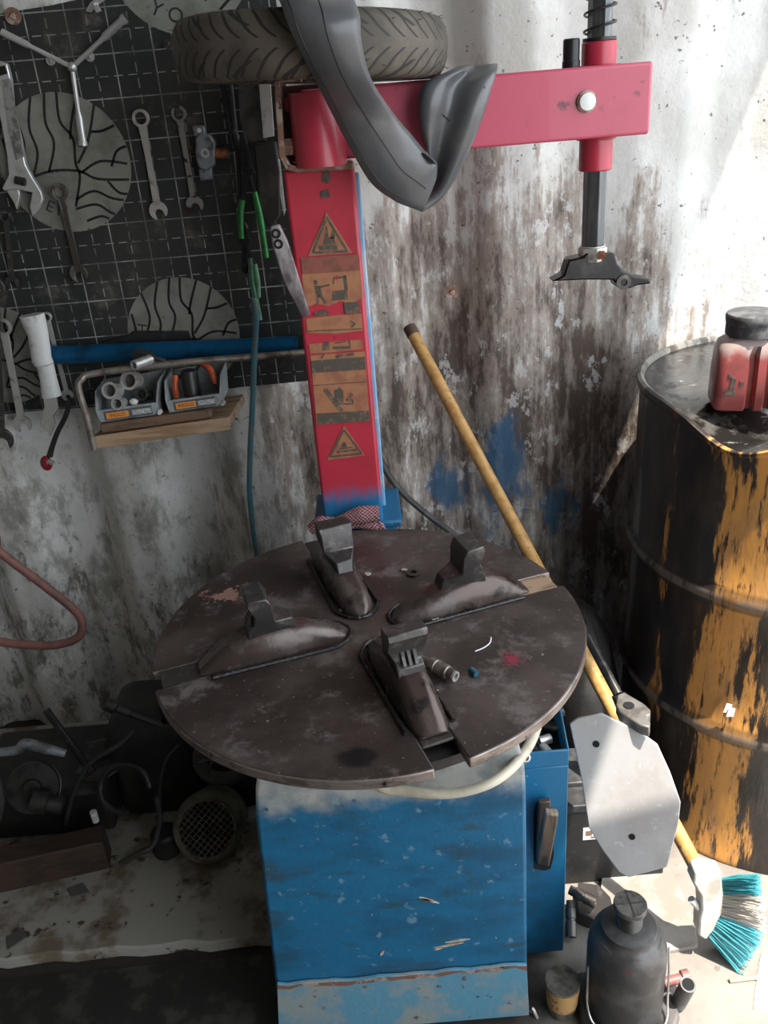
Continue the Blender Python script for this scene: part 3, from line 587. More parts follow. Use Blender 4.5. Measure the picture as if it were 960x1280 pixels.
# rough offcut below the trays
sh = lambda px, py, Y: aty(px, py, Y)
zb = fl.z + zt
b = B(); o0 = aty(123, 541, YF+.012); o1 = aty(262, 520, YF+.012)
zz = lambda t: fl.z + (fr.z-fl.z)*t + zt
A_ = Vector((fl.x+.022, YF+.012, zz(.1)+.001)); Bq = Vector((fr.x-.036, YF+.012, zz(.86)+.001))
b.prism([A_, Bq, Bq+Vector((0, .12, 0)), A_+Vector((0, .12, 0))], (0, 0, .020)); tag(obj('wood_offcut', b, M('rough_offcut', (.17, .10, .06), (.08, .05, .035), 16, st=(.6, 5, 5), ro=.8, bu=.5), loc=A_, bev=.003), 'rough brown wood offcut lying on the shelf under the grey trays', 'wood')
def tray(t0, t1, label, idx):
    L0 = A_.lerp(Bq, t0)+Vector((0, .006, .0205)); L1 = A_.lerp(Bq, t1)+Vector((0, .006, .0205)); w = (L1-L0).length; ux = (L1-L0).normalized(); uz = Vector((0, 0, 1)); dp = .105
    root = thing('parts_tray', label, 'tray', L0, 'grey trays on the wall shelf')
    wth = .0035; g = lambda x, y, z: L0+ux*x+Vector((0, y, 0))+uz*z
    b = B(); b.prism([g(0, 0, 0), g(w, 0, 0), g(w, dp, 0), g(0, dp, 0)], uz*.003)
    b.prism([g(0, 0, 0), g(w, 0, 0), g(w, wth, 0), g(0, wth, 0)], uz*.026)
    for x in (0, w-wth):
        sd = -.006 if x == 0 else .006
        b.prism([g(x, 0, 0), g(x, dp, 0), g(x+sd, dp, .062), g(x+sd, .03, .058), g(x+sd*.6, .0, .028)], ux*wth)
    b.prism([g(0, dp-wth, 0), g(w, dp-wth, 0), g(w, dp, 0), g(0, dp, 0)], uz*.06); obj('tray_body', b, greyplast, root, bev=.0008)
    b = B(); b.prism([g(.012, -.0015, .004), g(w-.010, -.0015, .004), g(w-.010, -.0015, .022), g(.012, -.0015, .022)], (0, .0016, 0)); lp = obj('label_holder', b, M('dark_label%d' % idx, (.09, .10, .11), ro=.5), root)
    b = B(); b.prism([g(.016, -.0025, .007), g(.016+w*.38, -.0025, .007), g(.016+w*.38, -.0025, .019), g(.016, -.0025, .019)], (0, .0012, 0)); obj('orange_patch', b, orange_lab, lp)
    b = B(); b.prism([g(w*.58, -.0025, .008), g(w*.9, -.0025, .008), g(w*.9, -.0025, .018), g(w*.58, -.0025, .018)], (0, .0012, 0)); obj('grey_patch', b, grey_lab, lp)
    an = atan2(ux.z, ux.x); M4 = Matrix.Translation(g(.016+w*.19, -.0027, .013)-L0) @ Matrix.Rotation(-an, 4, 'Y') @ Matrix.Rotation(pi/2, 4, 'X')
    t = textmesh('INGCO', .0095, 'lettering', ink, lp, M4, .0002)
    b = B(); b.cyl(g(w+.004, .004, .006), g(w+.004, -.006, .006), .005, .004, 10); obj('clip', b, whiteplast, root)
    return g, w
g, w = tray(.0, .53, 'left grey tray on the wall shelf, filled with chrome sockets', 0)
def sock(p, d, r, L, label, m=chrome, grp='sockets in the left tray'):
    d = Vector(d).normalized(); b = B(); b.ring(p, p+d*L, r, r*.72, 20); b.mi = 1; b.cyl(p+d*L*.1, p+d*L*.5, r*.74, n=16); tag(obj('socket', b, [m, ink], loc=p), label, 'socket', grp)
dd = (-.15, -1, .35)
sock(g(.036, .030, .052), dd, .0165, .03, 'largest chrome socket in the left tray, at the back'); sock(g(.046, .020, .027), dd, .0125, .026, 'chrome socket in front in the left tray, touching the label edge')
sock(g(.068, .06, .058), dd, .0185, .03, 'dark ringed socket at the back right of the left tray', steel); sock(g(.09, .05, .03), dd, .012, .028, 'dark socket at the right end of the left tray', darksteel)
b = B(); b.ball(g(.07, .014, .030), (.009, .008, .006)); b.cyl(g(.07, .014, .010), g(.07, .014, .03), .006); tag(obj('white_cap', b, whiteplast, loc=g(.07, .014, .02)), 'small white round cap at the front of the left tray', 'cap')
g, w = tray(.63, 1.10, 'right grey tray on the wall shelf, holding orange handled pliers', 1)
b = B(); b.stack(g(w*.42, .035, .004), (0, .1, 1), [(0, .0165), (.058, .017), (.064, .016), (.067, .011)], 24); tag(obj('black_canister', b, blackplast, loc=g(w*.42, .035, 0)), 'black cylinder standing in the right tray between orange grips', 'canister')
root = thing('orange_pliers', 'pliers with two bright orange grips stuck in the right tray', 'pliers', g(w*.5, .06, .01))
for pts in ([(.013, .026, .024), (.014, .024, .042), (.018, .03, .066)], [(.066, .055, .078), (.084, .05, .062), (.092, .04, .035)]):
    b = B(); b.tube([g(*p_) for p_ in pts], [.0055, .006, .0055], 12, sm=6); obj('grip', b, orange, root)
b = B(); b.tube([g(.016, .032, .064), g(.04, .07, .045), g(.066, .057, .076)], .004, 8); obj('jaws', b, darksteel, root)

# ------------------------------------------------------------------ cables and hoses
def cable(name, pts, r, m, label, cat, sm=8):
    b = B(); b.tube(pts, r, 12, sm=sm); return tag(obj(name, b, m, loc=pts[0]), label, cat)
cable('air_hose', P([(316, 372), (320, 400), (318, 440), (316, 500), (313, 560), (312, 610), (316, 660), (322, 700)], 1.612), .0058, hose_teal, 'thin teal hose hanging straight down left of the red column', 'hose')
cable('red_hose', [Vector((-1.30, 1.60, .80)), aty(-40, 652, 1.60), aty(0, 690, 1.60), aty(50, 728, 1.60), aty(88, 758, 1.60), aty(102, 776, 1.59), aty(98, 796, 1.58), aty(70, 806, 1.58), aty(30, 806, 1.58), aty(0, 802, 1.58), aty(-50, 790, 1.58), Vector((-1.30, 1.60, .34))], .0095, hose_red, 'faded red hose looping in from the left over the bare wall', 'hose')
cable('black_cable', [aty(470, 560, 1.62), aty(482, 588, 1.62), aty(505, 618, 1.62), aty(540, 648, 1.62), aty(570, 672, 1.60), aty(600, 720, 1.58)], .0068, M('dull_black_cable', (.05, .05, .05), (.1, .095, .09), 30, ro=.5), 'black cable sagging from behind the red column to behind the round table', 'cable')

# ------------------------------------------------------------------ TYRE CHANGER
TC = Vector((-.037, 1.055, .70)); RTB = .3145
tcr = thing('tire_changer', 'blue and red tyre changing machine with round turntable, column and swing arm', 'tyre changer', (-.02, 1.1, 0))
# cabinet
b = B(); x1 = .169
prof = [(.90, .02, -.243, x1+.002), (.90, .50, -.218, x1), (.905, .535, -.214, x1), (.965, .606, -.195, x1-.012), (1.24, .606, -.195, x1-.012), (1.24, .02, -.243, x1)]
b.prism([(p_[2], p_[0], p_[1]) for p_ in prof], (0, 0, 0), top=[(p_[3], p_[0], p_[1]) for p_ in prof])
cabm = bpy.data.materials['chipped_blue_paint'].copy(); cabm.name = 'cabinet_blue_paint'
def cabinet_paint():
    m, nt, p, co = start('cabinet_paint')
    Z = nd(nt, 'ShaderNodeSeparateXYZ', {0: co}).outputs[2]
    base = mixc(nt, stepr(nt, noise(nt, co, 7, st=(1, 1, 2)), .42, .68), (.014, .125, .245), (.014, .08, .155))
    base = mixc(nt, mth(nt, 'MULTIPLY', stepr(nt, noise(nt, co, 11, det=12, ro=.72, st=(.6, 1, 2.0), off=(4, 0, 7)), .52, .66), .8), base, (.035, .06, .075))
    base = mixc(nt, mth(nt, 'MULTIPLY', stepr(nt, noise(nt, co, 40, det=8), .60, .66), .8), base, (.13, .24, .32))
    base = mixc(nt, stepr(nt, noise(nt, co, 95, det=5, off=(2, 1, 0)), .68, .71), base, (.50, .50, .47))
    base = mixc(nt, stepr(nt, noise(nt, co, 22, det=3, off=(9, 1, 3)), .74, .76), base, (.33, .05, .06))
    z = mth(nt, 'ADD', Z, mth(nt, 'MULTIPLY', mth(nt, 'SUBTRACT', noise(nt, co, 16, det=8), .5), .10))
    dust = stepr(nt, z, .488, .535)
    dc = mixc(nt, stepr(nt, noise(nt, co, 20), .45, .65), (.36, .36, .33), (.22, .24, .24))
    dc = mixc(nt, stepr(nt, noise(nt, co, 30, off=(6, 2, 1)), .62, .7), dc, (.03, .03, .028))
    nt.links.new(mixc(nt, dust, base, dc), p.inputs[0]); nt.links.new(stepr(nt, dust, 0, 1, .42, .8), p.inputs['Roughness'])
    bumpit(nt, p, noise(nt, co, 60, det=8), .22, .003); return m
cabp = cabinet_paint()
obj('cabinet', b, cabp, tcr, bev=.006, seg=3)
# lower cover, its chipped top edge
b = B(); xs = [-.232 + .4*i/22 for i in range(23)]
topz = [.142 + .0035*random.uniform(-1, 1) for _ in xs]
b.prism([(x_, .8985, z_) for x_, z_ in zip(xs, topz)] + [(.172, .8985, .015), (-.246, .8985, .015)], (0, -.006, 0)); lc = obj('lower_cover', b, bluedull, tcr, bev=.0012)
b = B(); pp = []
for i, x_ in enumerate(xs): pp.append((x_, .8925, topz[i]-.001))
b.prism(pp + [(x_, .8925, z_-random.uniform(.004, .012)) for x_, z_ in reversed(list(zip(xs, topz)))], (0, -.0008, 0)); obj('rusty_edge', b, rust, lc)
lc['label'] = 'paler scuffed blue lower panel'
scr = M('bare_scratched_metal', (.52, .44, .34), (.35, .25, .18), 60, ro=.6)
for x0, z0, ln, an in ((.02, .30, .035, -30), (.015, .303, .02, -35), (.045, .195, .05, 8), (.06, .204, .04, 5), (.03, .19, .02, 15), (-.06, .19, .015, 60)):
    c_ = Vector((x0, .8985, z0)); d = Vector((cos(radians(an)), 0, sin(radians(an))))*ln/2; nn2 = Vector((-d.z, 0, d.x)).normalized()*.0028
    b = B(); b.prism([c_-d, c_-d*.3-nn2, c_+d*.5-nn2*.6, c_+d, c_+d*.2+nn2], (0, .0012, 0)); obj('bare_scratch', b, scr, tcr)
# right hand control box with open tray
b = B(); bx0, bx1, by0, by1, bz, wl = .172, .2535, 1.0, 1.165, .482, .004
b.box(((bx0+bx1)/2, (by0+by1)/2, .235), (bx1-bx0, by1-by0, .43))
b.box(((bx0+bx1)/2, by0+wl/2, .466), (bx1-bx0, wl, .032)); b.box(((bx0+bx1)/2, by1-wl/2, .475), (bx1-bx0, wl, .05))
b.prism([(bx1-wl, by0, .45), (bx1-wl, by0, .482), (bx1-wl, by0+.05, .512), (bx1-wl, by1, .515), (bx1-wl, by1, .45)], (wl, 0, 0))
boxp = M('side_box_blue_paint', (.012, .135, .275), (.015, .08, .14), 8, (.48, .7), c3=(.30, .36, .40), sc3=95, t3=(.66, .70), ro=.42, bu=.15)
obj('control_box', b, boxp, tcr, bev=.003)
b = B(); b.box(((bx0+bx1)/2, (by0+by1)/2, .4525), (bx1-bx0-.008, by1-by0-.008, .005)); obj('tray_liner', b, blackmess, tcr)
lv = P([(668, 1000), (671, 1087), (690, 1086), (688, 1003)], .9990)
b = B(); b.prism(P([(670, 1003), (686, 1000), (690, 1012), (692, 1070), (688, 1085), (681, 1088), (668, 1085), (667, 1060), (667, 1015)], .9995), (0, -.001, 0)); obj('lever_slot', b, hole_m, tcr)
b = B()
rows = [(671, 1080, 687, 1084, .994), (674, 1060, 691, 1064, .965), (679, 1030, 697, 1032, .950), (682, 1018, 699, 1019, .950)]
rings = []
for xa, ya, xb, yb, yy in rows:
    a, c_ = aty(xa, ya, yy), aty(xb, yb, yy); rings.append([a, c_, c_+Vector((0, .012, .004)), a+Vector((0, .012, .004))])
b.loft(rings); obj('control_lever', b, M('worn_brown_lever', (.20, .15, .115), (.09, .07, .055), 14, st=(6, 1, .6), ro=.4, me=.4, bu=.15), tcr, bev=.003)
b = B(); rings = []
for xa, ya, xb, yb, yy in [(670, 1072, 676, 1074, .995), (673, 1020, 688, 1016, .985), (674, 1004, 689, 1002, .982)]:
    a, c_ = aty(xa, ya, yy), aty(xb, yb, yy); rings.append([a, c_, c_+Vector((0, .01, 0)), a+Vector((0, .01, 0))])
b.loft(rings); obj('lever_guard', b, M('brown_steel', (.12, .085, .07), ro=.5, me=.4), tcr, bev=.002)
# turntable
def slotprof():
    pts = []; hw = .0215; a_h = math.asin(hw/RTB)
    for k in range(4):
        a = radians(17 + 90*k); nxt = radians(17 + 90*(k+1)); d = Vector((cos(a), sin(a))); nrm = Vector((-d.y, d.x))
        pts += [d*(RTB*cos(a_h)) - nrm*hw, d*.070 - nrm*hw, d*.070 + nrm*hw, d*(RTB*cos(a_h)) + nrm*hw]
        n_ = 26
        for i in range(1, n_): t = a + a_h + (nxt-a-2*a_h)*i/n_; pts.append(Vector((RTB*cos(t), RTB*sin(t))))
    return pts
b = B(); sp_ = slotprof(); b.prism([(TC.x+p_.x, TC.y+p_.y, .684) for p_ in sp_], (0, 0, .016)); tm = table_material()
tt = obj('turntable', b, [tm, M('lit_rim_steel', (.30, .25, .225), (.16, .12, .105), 24, st=(1, 1, 3), c3=(.03, .022, .02), sc3=40, ro=.38, me=.6, bu=.1)], tcr, bev=.0025)
for f_ in tt.data.polygons:
    if abs(f_.normal.z) < .5: f_.material_index = 1  # rim sides coloured paler for the light they catch
b = B(); b.cyl((TC.x, TC.y, .668), (TC.x, TC.y, .683), .285, n=64); b.cyl((TC.x, TC.y, .60), (TC.x, TC.y, .668), .11, n=40); obj('turntable_hub', b, blackmess, tcr)
# four jaws
def dome(x, w_, h_, zb_=0.0, n_=12):
    return [(x, w_*cos(pi*i/n_), zb_ + h_*min(1.0, 1.18*sin(pi*i/n_))) for i in range(n_+1)]
jm = M('greasy_brown_cast_jaw', (.075, .053, .046), (.12, .10, .092), 26, (.45, .68), c3=(.018, .014, .013), sc3=18, t3=(.60, .70), ro=.24, ro2=.36, me=.45, bu=.2)
grease = M('thick_black_grease', (.016, .015, .015), (.10, .095, .09), 120, (.60, .70), ro=.25, bu=1.0, bs=160)
for k, (ang, sl) in enumerate(((107, -.004), (17, .006), (-73, .012), (197, 0))):
    b = B(); prof = [(.030, .006, .003), (.040, .018, .011), (.060, .025, .022), (.09, .0275, .034), (.125, .029, .043), (.16, .0295, .046), (.19, .028, .041), (.215, .026, .030), (.236, .023, .014), (.250, .018, .003)]
    b.loft([dome(x+sl, w_, h_) for x, w_, h_ in prof])
    j = obj('jaw', b, jm, tcr, local=True, ang=50); j.location = TC - WO[tcr.name] + Vector((0, 0, .0006)); j.rotation_euler = (0, 0, radians(ang))
    b = B(); pts = []
    for i in range(31):
        t = pi*i/30 + pi/2; pts.append((.07+.042*cos(t)+sl, .034*sin(t), .002))
    pts = [(.235+sl, .031, .002)] + pts + [(.235+sl, -.031, .002)]
    b.tube(pts, [.0022+.0016*random.random() for _ in pts], 7, sm=3); obj('grease_bead', b, grease, j, local=True)
    b = B(); b.prism([(.236+sl, -.0205, -.006), (RTB*.965 if k != 2 else .272, -.0205, -.006), (RTB*.965 if k != 2 else .272, .0205, -.006), (.236+sl, .0205, -.006)], (0, 0, .0045)); obj('slide_bar', b, [darksteel, board_m, darksteel, darksteel][k], j, local=True, bev=.001)
    # claw: narrow neck at the hub side, wide toothed blade turned up at the outer side
    side = [(.105, .036), (.112, .055), (.138, .062), (.140, .090), (.146, .101), (.172, .103), (.174, .094), (.166, .076), (.168, .058), (.176, .052), (.178, .038)]
    hw = lambda x, z: .0125 + (.0145 if z > .06 else .006)*min(1, max(0, (x-.108)/.035))
    b = B(); b.prism([(x+sl, -hw(x, z), z) for x, z in side], (0, 0, 0), top=[(x+sl, hw(x, z), z) for x, z in side]); cl = obj('claw', b, darksteel, j, local=True, bev=.0016)
    b = B()
    for y_ in (-.008, 0, .008): b.prism([(.1695+sl, y_-.0025, .070), (.178+sl, y_-.0025, .056), (.166+sl, y_-.0025, .058), (.164+sl, y_-.0025, .074)], (0, .005, 0))
    obj('claw_teeth', b, darksteel, cl, local=True, bev=.0008)
# cream hose under the table
b = B(); b.tube([(-.02, .93, .600), aty(470, 978, .90), aty(520, 990, .885), aty(570, 991, .875), aty(620, 975, .88), aty(655, 942, .93), aty(672, 905, 1.0), aty(668, 880, 1.06)], .0072, 12, sm=8); obj('air_line', b, hose_cream, tcr)
b = B(); q = aty(372, 982, .915); b.box(q, (.012, .006, .03)); b.box(q+Vector((.012, 0, .010)), (.03, .006, .008), Matrix.Rotation(.4, 3, 'Y')); obj('hose_bracket', b, whiteplast, tcr, bev=.001)
for px_ in ((450, 975), (482, 973)):
    b = B(); q = aty(*px_, .915); b.cyl(q+Vector((0, .02, 0)), q, .008); b.cyl(q, q+Vector((0, -.004, 0)), .005, n=6); obj('hose_fitting', b, copper, tcr)
# column
b = B(); b.box((-.0575, 1.4855, .66), (.111, .131, 1.30)); col = obj('column', b, column_m, tcr, bev=.006, seg=3)
b = B(); b.box((-.0535, 1.512, .68), (.117, .055, 1.22)); obj('column_back_channel', b, M('light_blue_paint', (.16, .33, .52), (.30, .42, .52), 20, ro=.45), tcr, bev=.003)
b = B(); b.box((-.05, 1.49, .34), (.145, .19, .675)); b.box((-.05, 1.49, .683), (.165, .15, .014)); b.box((-.02, 1.3, .2), (.12, .3, .2)); obj('column_foot', b, blue, tcr, bev=.004)
# safety stickers on the column
YS = 1.4195
def sticker(name, outline, prints, bands=()):
    b = B(); b.prism(P(outline, YS), (0, -.0008, 0)); b.mi = 1
    for q in bands: b.prism(P(q, YS-.0008), (0, -.0004, 0))
    b.mi = 2
    for q in prints: b.prism(P(q, YS-.0010), (0, -.0004, 0))
    return obj(name, b, [sticker_m, sticker_d, sticker_k], tcr)
def bar(x0, y0, x1, y1, w_): d = Vector((x1-x0, y1-y0)).normalized(); nx, ny = -d.y*w_/2, d.x*w_/2; return [(x0-nx, y0-ny), (x1-nx, y1-ny), (x1+nx, y1+ny), (x0+nx, y0+ny)]
tri = lambda a, c_, d, w_: [bar(*a, *c_, w_), bar(*c_, *d, w_), bar(*d, *a, w_)]
sticker('warning_triangle', [(408, 265), (440, 316), (385, 320)], tri((408, 271), (434, 314), (391, 316), 3) + [[(398, 307), (421, 306), (422, 312), (399, 313)], [(405, 299), (417, 296), (420, 305), (404, 306)], [(407, 283), (409, 283), (411, 297), (406, 299)], [(415, 289), (417, 288), (419, 297), (413, 299)]])
man = [[(392, 350), (396, 350), (397, 355), (393, 356)], [(393, 357), (400, 357), (403, 370), (396, 371)], bar(398, 369, 397, 381, 3), bar(401, 369, 407, 379, 3), bar(399, 359, 412, 356, 2.5)]
sticker('safety_label', [(376, 322), (449, 318), (453, 372), (440, 380), (425, 376), (410, 383), (396, 379), (381, 385)], man + [[(416, 364), (434, 362), (435, 374), (415, 376)], [(429, 344), (433, 344), (435, 363), (431, 363)], bar(417, 348, 432, 346, 2), bar(417, 349, 417, 355, 1.5)], [[(376, 322), (449, 318), (450, 338), (378, 343)]])
sticker('safety_label_remnant', [(383, 398), (420, 394), (452, 392), (453, 413), (420, 417), (384, 416)], [[(430, 378), (449, 377), (451, 391), (431, 392)], [(392, 391), (406, 387), (412, 391), (410, 394), (392, 395)], bar(384, 414, 452, 411, 1.4), bar(438, 401, 444, 405, 2), bar(444, 405, 439, 409, 2)])
sticker('safety_label_remnant', [(386, 430), (452, 424), (454, 436), (420, 440), (388, 442)], [[(404, 428), (411, 427), (412, 437), (403, 438)], bar(416, 435, 438, 434, 3), bar(436, 425, 438, 432, 2), bar(418, 429, 432, 427, 1.5)])
tools = [bar(406, 486, 427, 514, 5), [(418, 487), (422, 487), (423, 484), (426, 484), (427, 487), (429, 487), (430, 503), (418, 504)], bar(433, 500, 441, 493, 2), bar(433, 500, 441, 500, 2), bar(441, 500, 441, 505, 2), bar(436, 493, 440, 491, 1.6), bar(418, 505, 441, 505, 1.4)]
sticker('safety_label', [(388, 444), (456, 439), (462, 526), (396, 531)], tools + [[(389, 451), (456, 446), (457, 462), (390, 466)], [(396, 517), (461, 513), (462, 526), (397, 531)], bar(402, 448, 405, 443, 2), bar(420, 447, 428, 442, 4), bar(433, 444, 442, 442, 3), bar(392, 482, 458, 477, 1.0)])
sticker('warning_triangle', [(430, 532), (456, 569), (409, 575)], tri((430, 537), (452, 567), (413, 571), 2) + [[(428, 553), (432, 553), (434, 559), (426, 559)], bar(421, 565, 446, 562, 2.5), bar(424, 561, 441, 559, 1.5)])
b = B(); b.prism(P([(404, 213), (410, 211), (414, 222), (409, 230), (402, 226)], YS), (0, -.0006, 0)); b.prism(P([(400, 240), (410, 236), (413, 246), (402, 249)], YS), (0, -.0006, 0)); obj('oil_stain', b, ink, tcr)
# swing arm, pivot, bracket
b = B(); AX = aty(817, 80, 1.42).x
a0, a1 = Vector((-.075, 1.42, 1.318)), Vector((AX, 1.42, 1.318))
b.box(((a0.x+AX)/2, 1.467, 1.3685), (AX-a0.x, .094, .1005)); b.box((-.05, 1.46, 1.40), (.10, .08, .02)); obj('swing_arm', b, M('pinkish_red_paint', (.52, .075, .13), (.46, .06, .10), 9, (.5, .7), c3=(.16, .035, .045), sc3=20, t3=(.64, .72), ro=.38, bu=.1, coat=.15), tcr, bev=.005, seg=3)
b = B(); b.cyl((-.052, 1.408, 1.312), (-.052, 1.408, 1.415), .040, n=36); obj('pivot_sleeve', b, redpaint, tcr, bev=.003)
b = B(); b.box((-.0555, 1.478, 1.372), (.106, .03, .108)); obj('shade_plate', b, M('shaded_dark_red', (.06, .012, .015), (.02, .012, .012), 20, ro=.5), tcr, bev=.002)  # added dark plate, standing in for the shade inside the bracket
b = B()
pv = [aty(346, 100, 1.395), aty(352, 195, 1.395), aty(360, 209, 1.395), aty(372, 212, 1.395), aty(440, 208, 1.395)]
for a, c_ in zip(pv, pv[1:]):
    d = (c_-a).normalized(); nr = Vector((-d.z, 0, d.x))*.0045; b.prism([a-nr-d*.002, c_-nr+d*.002, c_+nr+d*.002, a+nr-d*.002], (0, .05, 0))
pa, pb = aty(346, 100, 1.395), aty(376, 98, 1.395); b.prism([pa+Vector((0, 0, -.004)), pb+Vector((0, 0, -.004)), pb+Vector((0, 0, .004)), pa+Vector((0, 0, .004))], (0, .05, 0)); obj('bent_bracket', b, rust, tcr, bev=.0015)
b = B(); q = aty(354, 184, 1.41); b.stack(q, (1, 0, 0), [(0, .014), (.016, .014), (.0165, .009), (.028, .009)], 6); obj('bracket_bolt', b, rust, tcr, bev=.001)
b = B(); q = aty(733, 127, 1.42); b.stack(q+Vector((0, .002, 0)), (0, -1, 0), [(0, .0155), (.006, .0155), (.0065, .013)], 28); bc = obj('bolt_head', b, rust, tcr)
b = B(); b.stack(q, (0, -1, 0), [(.004, .0128), (.0095, .0122), (.0105, .009)], 28); obj('white_cap', b, M('white_cap', (.82, .82, .80), ro=.4), bc)
PX, PYY = .387, 1.467
pt = lambda z: Vector((PX, PYY, z))
b = B(); b.stack((aty(714, 70, 1.45).x, 1.45, 1.41), (0, 0, 1), [(0, .0135), (.018, .0135), (.0185, .0125), (.046, .0125), (.048, .011)], 24); obj('lock_knob', b, blacksteel, tcr)
b = B(); b.ring(pt(1.416), pt(1.452), .0265, .0195, 32); b.ring(pt(1.416), pt(1.420), .036, .02, 32); obj('upper_collar', b, redpaint, tcr, bev=.002)
b = B(); b.ring(pt(1.268), pt(1.319), .0265, .0195, 32); b.ring(pt(1.314), pt(1.3185), .032, .02, 32); obj('lower_collar', b, redpaint, tcr, bev=.002)
b = B(); b.cyl(pt(1.125), pt(1.80), .0188, n=6, ph=radians(10)); obj('hex_shaft', b, M('hex_shaft_steel', (.10, .105, .11), (.16, .16, .16), 30, st=(3, 3, .3), ro=.34, me=.75), tcr, bev=.001)
b = B(); pts = []
for i in range(24*13+1): t = 2*pi*i/24; pts.append(pt(1.455+.3*i/(24*13))+Vector((.0235*cos(t), .0235*sin(t), 0)))
b.tube(pts, .0018, 7); b.ring(pt(1.4525), pt(1.457), .0255, .0205, 28); obj('return_spring', b, blacksteel, tcr)
b = B(); b.cyl(pt(1.795), pt(1.83), .03, .025); obj('shaft_cap', b, blackplast, tcr, bev=.004)
YH = PYY-.018; mh = [(690, 352), (705, 344), (711, 325), (729, 321), (733, 316), (768, 316), (772, 330), (780, 339), (794, 346), (813, 349), (814, 355), (797, 357), (787, 361), (773, 359), (767, 350), (730, 350), (708, 351)]
b = B(); b.prism(P(mh, YH), (0, .036, 0)); hd = obj('mount_head', b, M('black_forged_head', (.014, .013, .013), (.03, .028, .027), 40, ro=.2, me=.6), tcr, bev=.003)
b = B(); q = aty(780, 353, YH-.003); b.ring(q, q+Vector((0, .042, 0)), .0125, .006, 24); obj('head_roller', b, darksteel, hd)
b = B(); zc = aty(752, 318, YH).z; b.cyl(pt(zc-.012), pt(zc+.010), .0245, n=6, ph=radians(5)); b.ring(pt(zc+.010), pt(zc+.013), .021, .0185); obj('head_nut', b, steel, hd, bev=.0015)
b = B(); b.cyl(aty(752, 319, PYY-.022), aty(752, 319, PYY-.028), .008, n=6); obj('set_screw', b, copper, hd)
# long lever beside the column
b = B(); pts = P([(338, 282), (350, 279), (360, 300), (388, 392), (378, 397), (354, 350), (341, 305)], 1.41); b.prism(pts, (0, -.012, 0)); ll = obj('locking_lever', b, M('red_white_worn_lever', (.075, .055, .058), (.36, .33, .33), 16, (.5, .7), st=(1, 1, .5), c3=(.30, .03, .05), sc3=26, t3=(.6, .66), ro=.5), tcr, bev=.003)
for px_ in ((345, 292), (348, 305)):
    b = B(); q = aty(*px_, 1.398); b.ring(q, q+Vector((0, -.0015, 0)), .0075, .004, 18); obj('lever_hole', b, hole_m, ll)
# bead breaker blade and arm on the right side
YP = 1.0
def plate_pt(px, py):       # plane of the blade: leans back at the top, right edge a little nearer
    n_ = Vector((-.25, -1, .42)); o_ = aty(780, 1000, .975); d = ray(px, py); return EYE + d*((o_-EYE).dot(n_)/d.dot(n_))
pl = [(712, 905), (722, 898), (752, 892), (800, 915), (822, 931), (838, 966), (851, 1003), (848, 1030), (834, 1084), (812, 1090), (786, 1097), (773, 1090), (755, 1066), (736, 1035), (727, 975)]
nrm = Vector((.25, 1, -.42)).normalized()
b = B(); b.prism([plate_pt(*p_) for p_ in pl], nrm*.007); bb_ = obj('bead_breaker_blade', b, plate_m, tcr, bev=.0015); bb_['label'] = 'grey bare steel bead breaker blade with two holes'
for px_, rr in (((745, 930), .0055), ((790, 1046), .005)):
    b = B(); q = plate_pt(*px_); b.cyl(q-nrm*.0006, q+nrm*.001, rr, n=20); obj('blade_hole', b, hole_m, bb_)
b = B(); r_a, r_b = aty(734, 795, 1.20), aty(773, 868, 1.10); b.cyl(r_a, r_b, .0075, n=16); b.cyl(r_b, aty(800, 935, 1.05), .012, n=16); b.tube([aty(800, 935, 1.05), aty(790, 980, 1.02), plate_pt(785, 1000)+nrm*.012], .012, 12); obj('bead_breaker_arm', b, darksteel, tcr)
b = B(); top = [atz(772, 868, .52), atz(781, 865, .52), atz(806, 880, .52), atz(813, 887, .52), atz(813, 893, .52), atz(809, 894, .52), atz(809, 899, .52), atz(813, 902, .52), atz(812, 909, .52), atz(801, 906, .52), atz(774, 889, .52), atz(770, 880, .52)]
b.prism(top, (0, -.002, -.018)); cv = obj('arm_clevis', b, M('scuffed_grey_steel', (.19, .18, .17), (.11, .10, .09), 40, ro=.45, me=.4), tcr, bev=.002)
b = B(); q = atz(786, 882, .5205); b.cyl(q, q+Vector((0, 0, .0012)), .0085, n=24); obj('pin_hole', b, hole_m, cv)

# ------------------------------------------------------------------ sockets lying in the machine's tray
def tsock(px, d, L, r, label, m=chrome, z=.464, grp='sockets in the machine tray'):
    p = atz(*px, z); d = Vector(d).normalized(); b = B(); b.ring(p-d*L/2, p+d*L/2, r, r*.65, 18); b.mi = 1; b.cyl(p-d*L*.4, p+d*L*.2, r*.7, n=14); return tag(obj('socket', b, [m, ink], loc=p), label, 'socket', grp)
tsock((681, 925), (1, .3, 0), .02, .008, 'bright chrome socket lying at the front of the machine tray', chrome, .4645)
tsock((683, 938), (.3, -1, .1), .022, .0075, 'chrome socket pointing forward at the tray front, below the bright one', chrome, .4645)
tsock((688, 908), (1, -.5, 0), .026, .009, 'dark socket lying in the middle of the machine tray', darksteel, .466)
tsock((668, 938), (.1, -1, .2), .02, .007, 'small dark socket left of the chrome ones in the tray', darksteel, .4635)
tsock((693, 892), (1, .3, 0), .03, .0085, 'dark socket at the back of the machine tray', darksteel, .466)
tsock((655, 948), (.2, -.6, .8), .018, .008, 'upright steel socket in the left front corner of the machine tray', steel, .47)

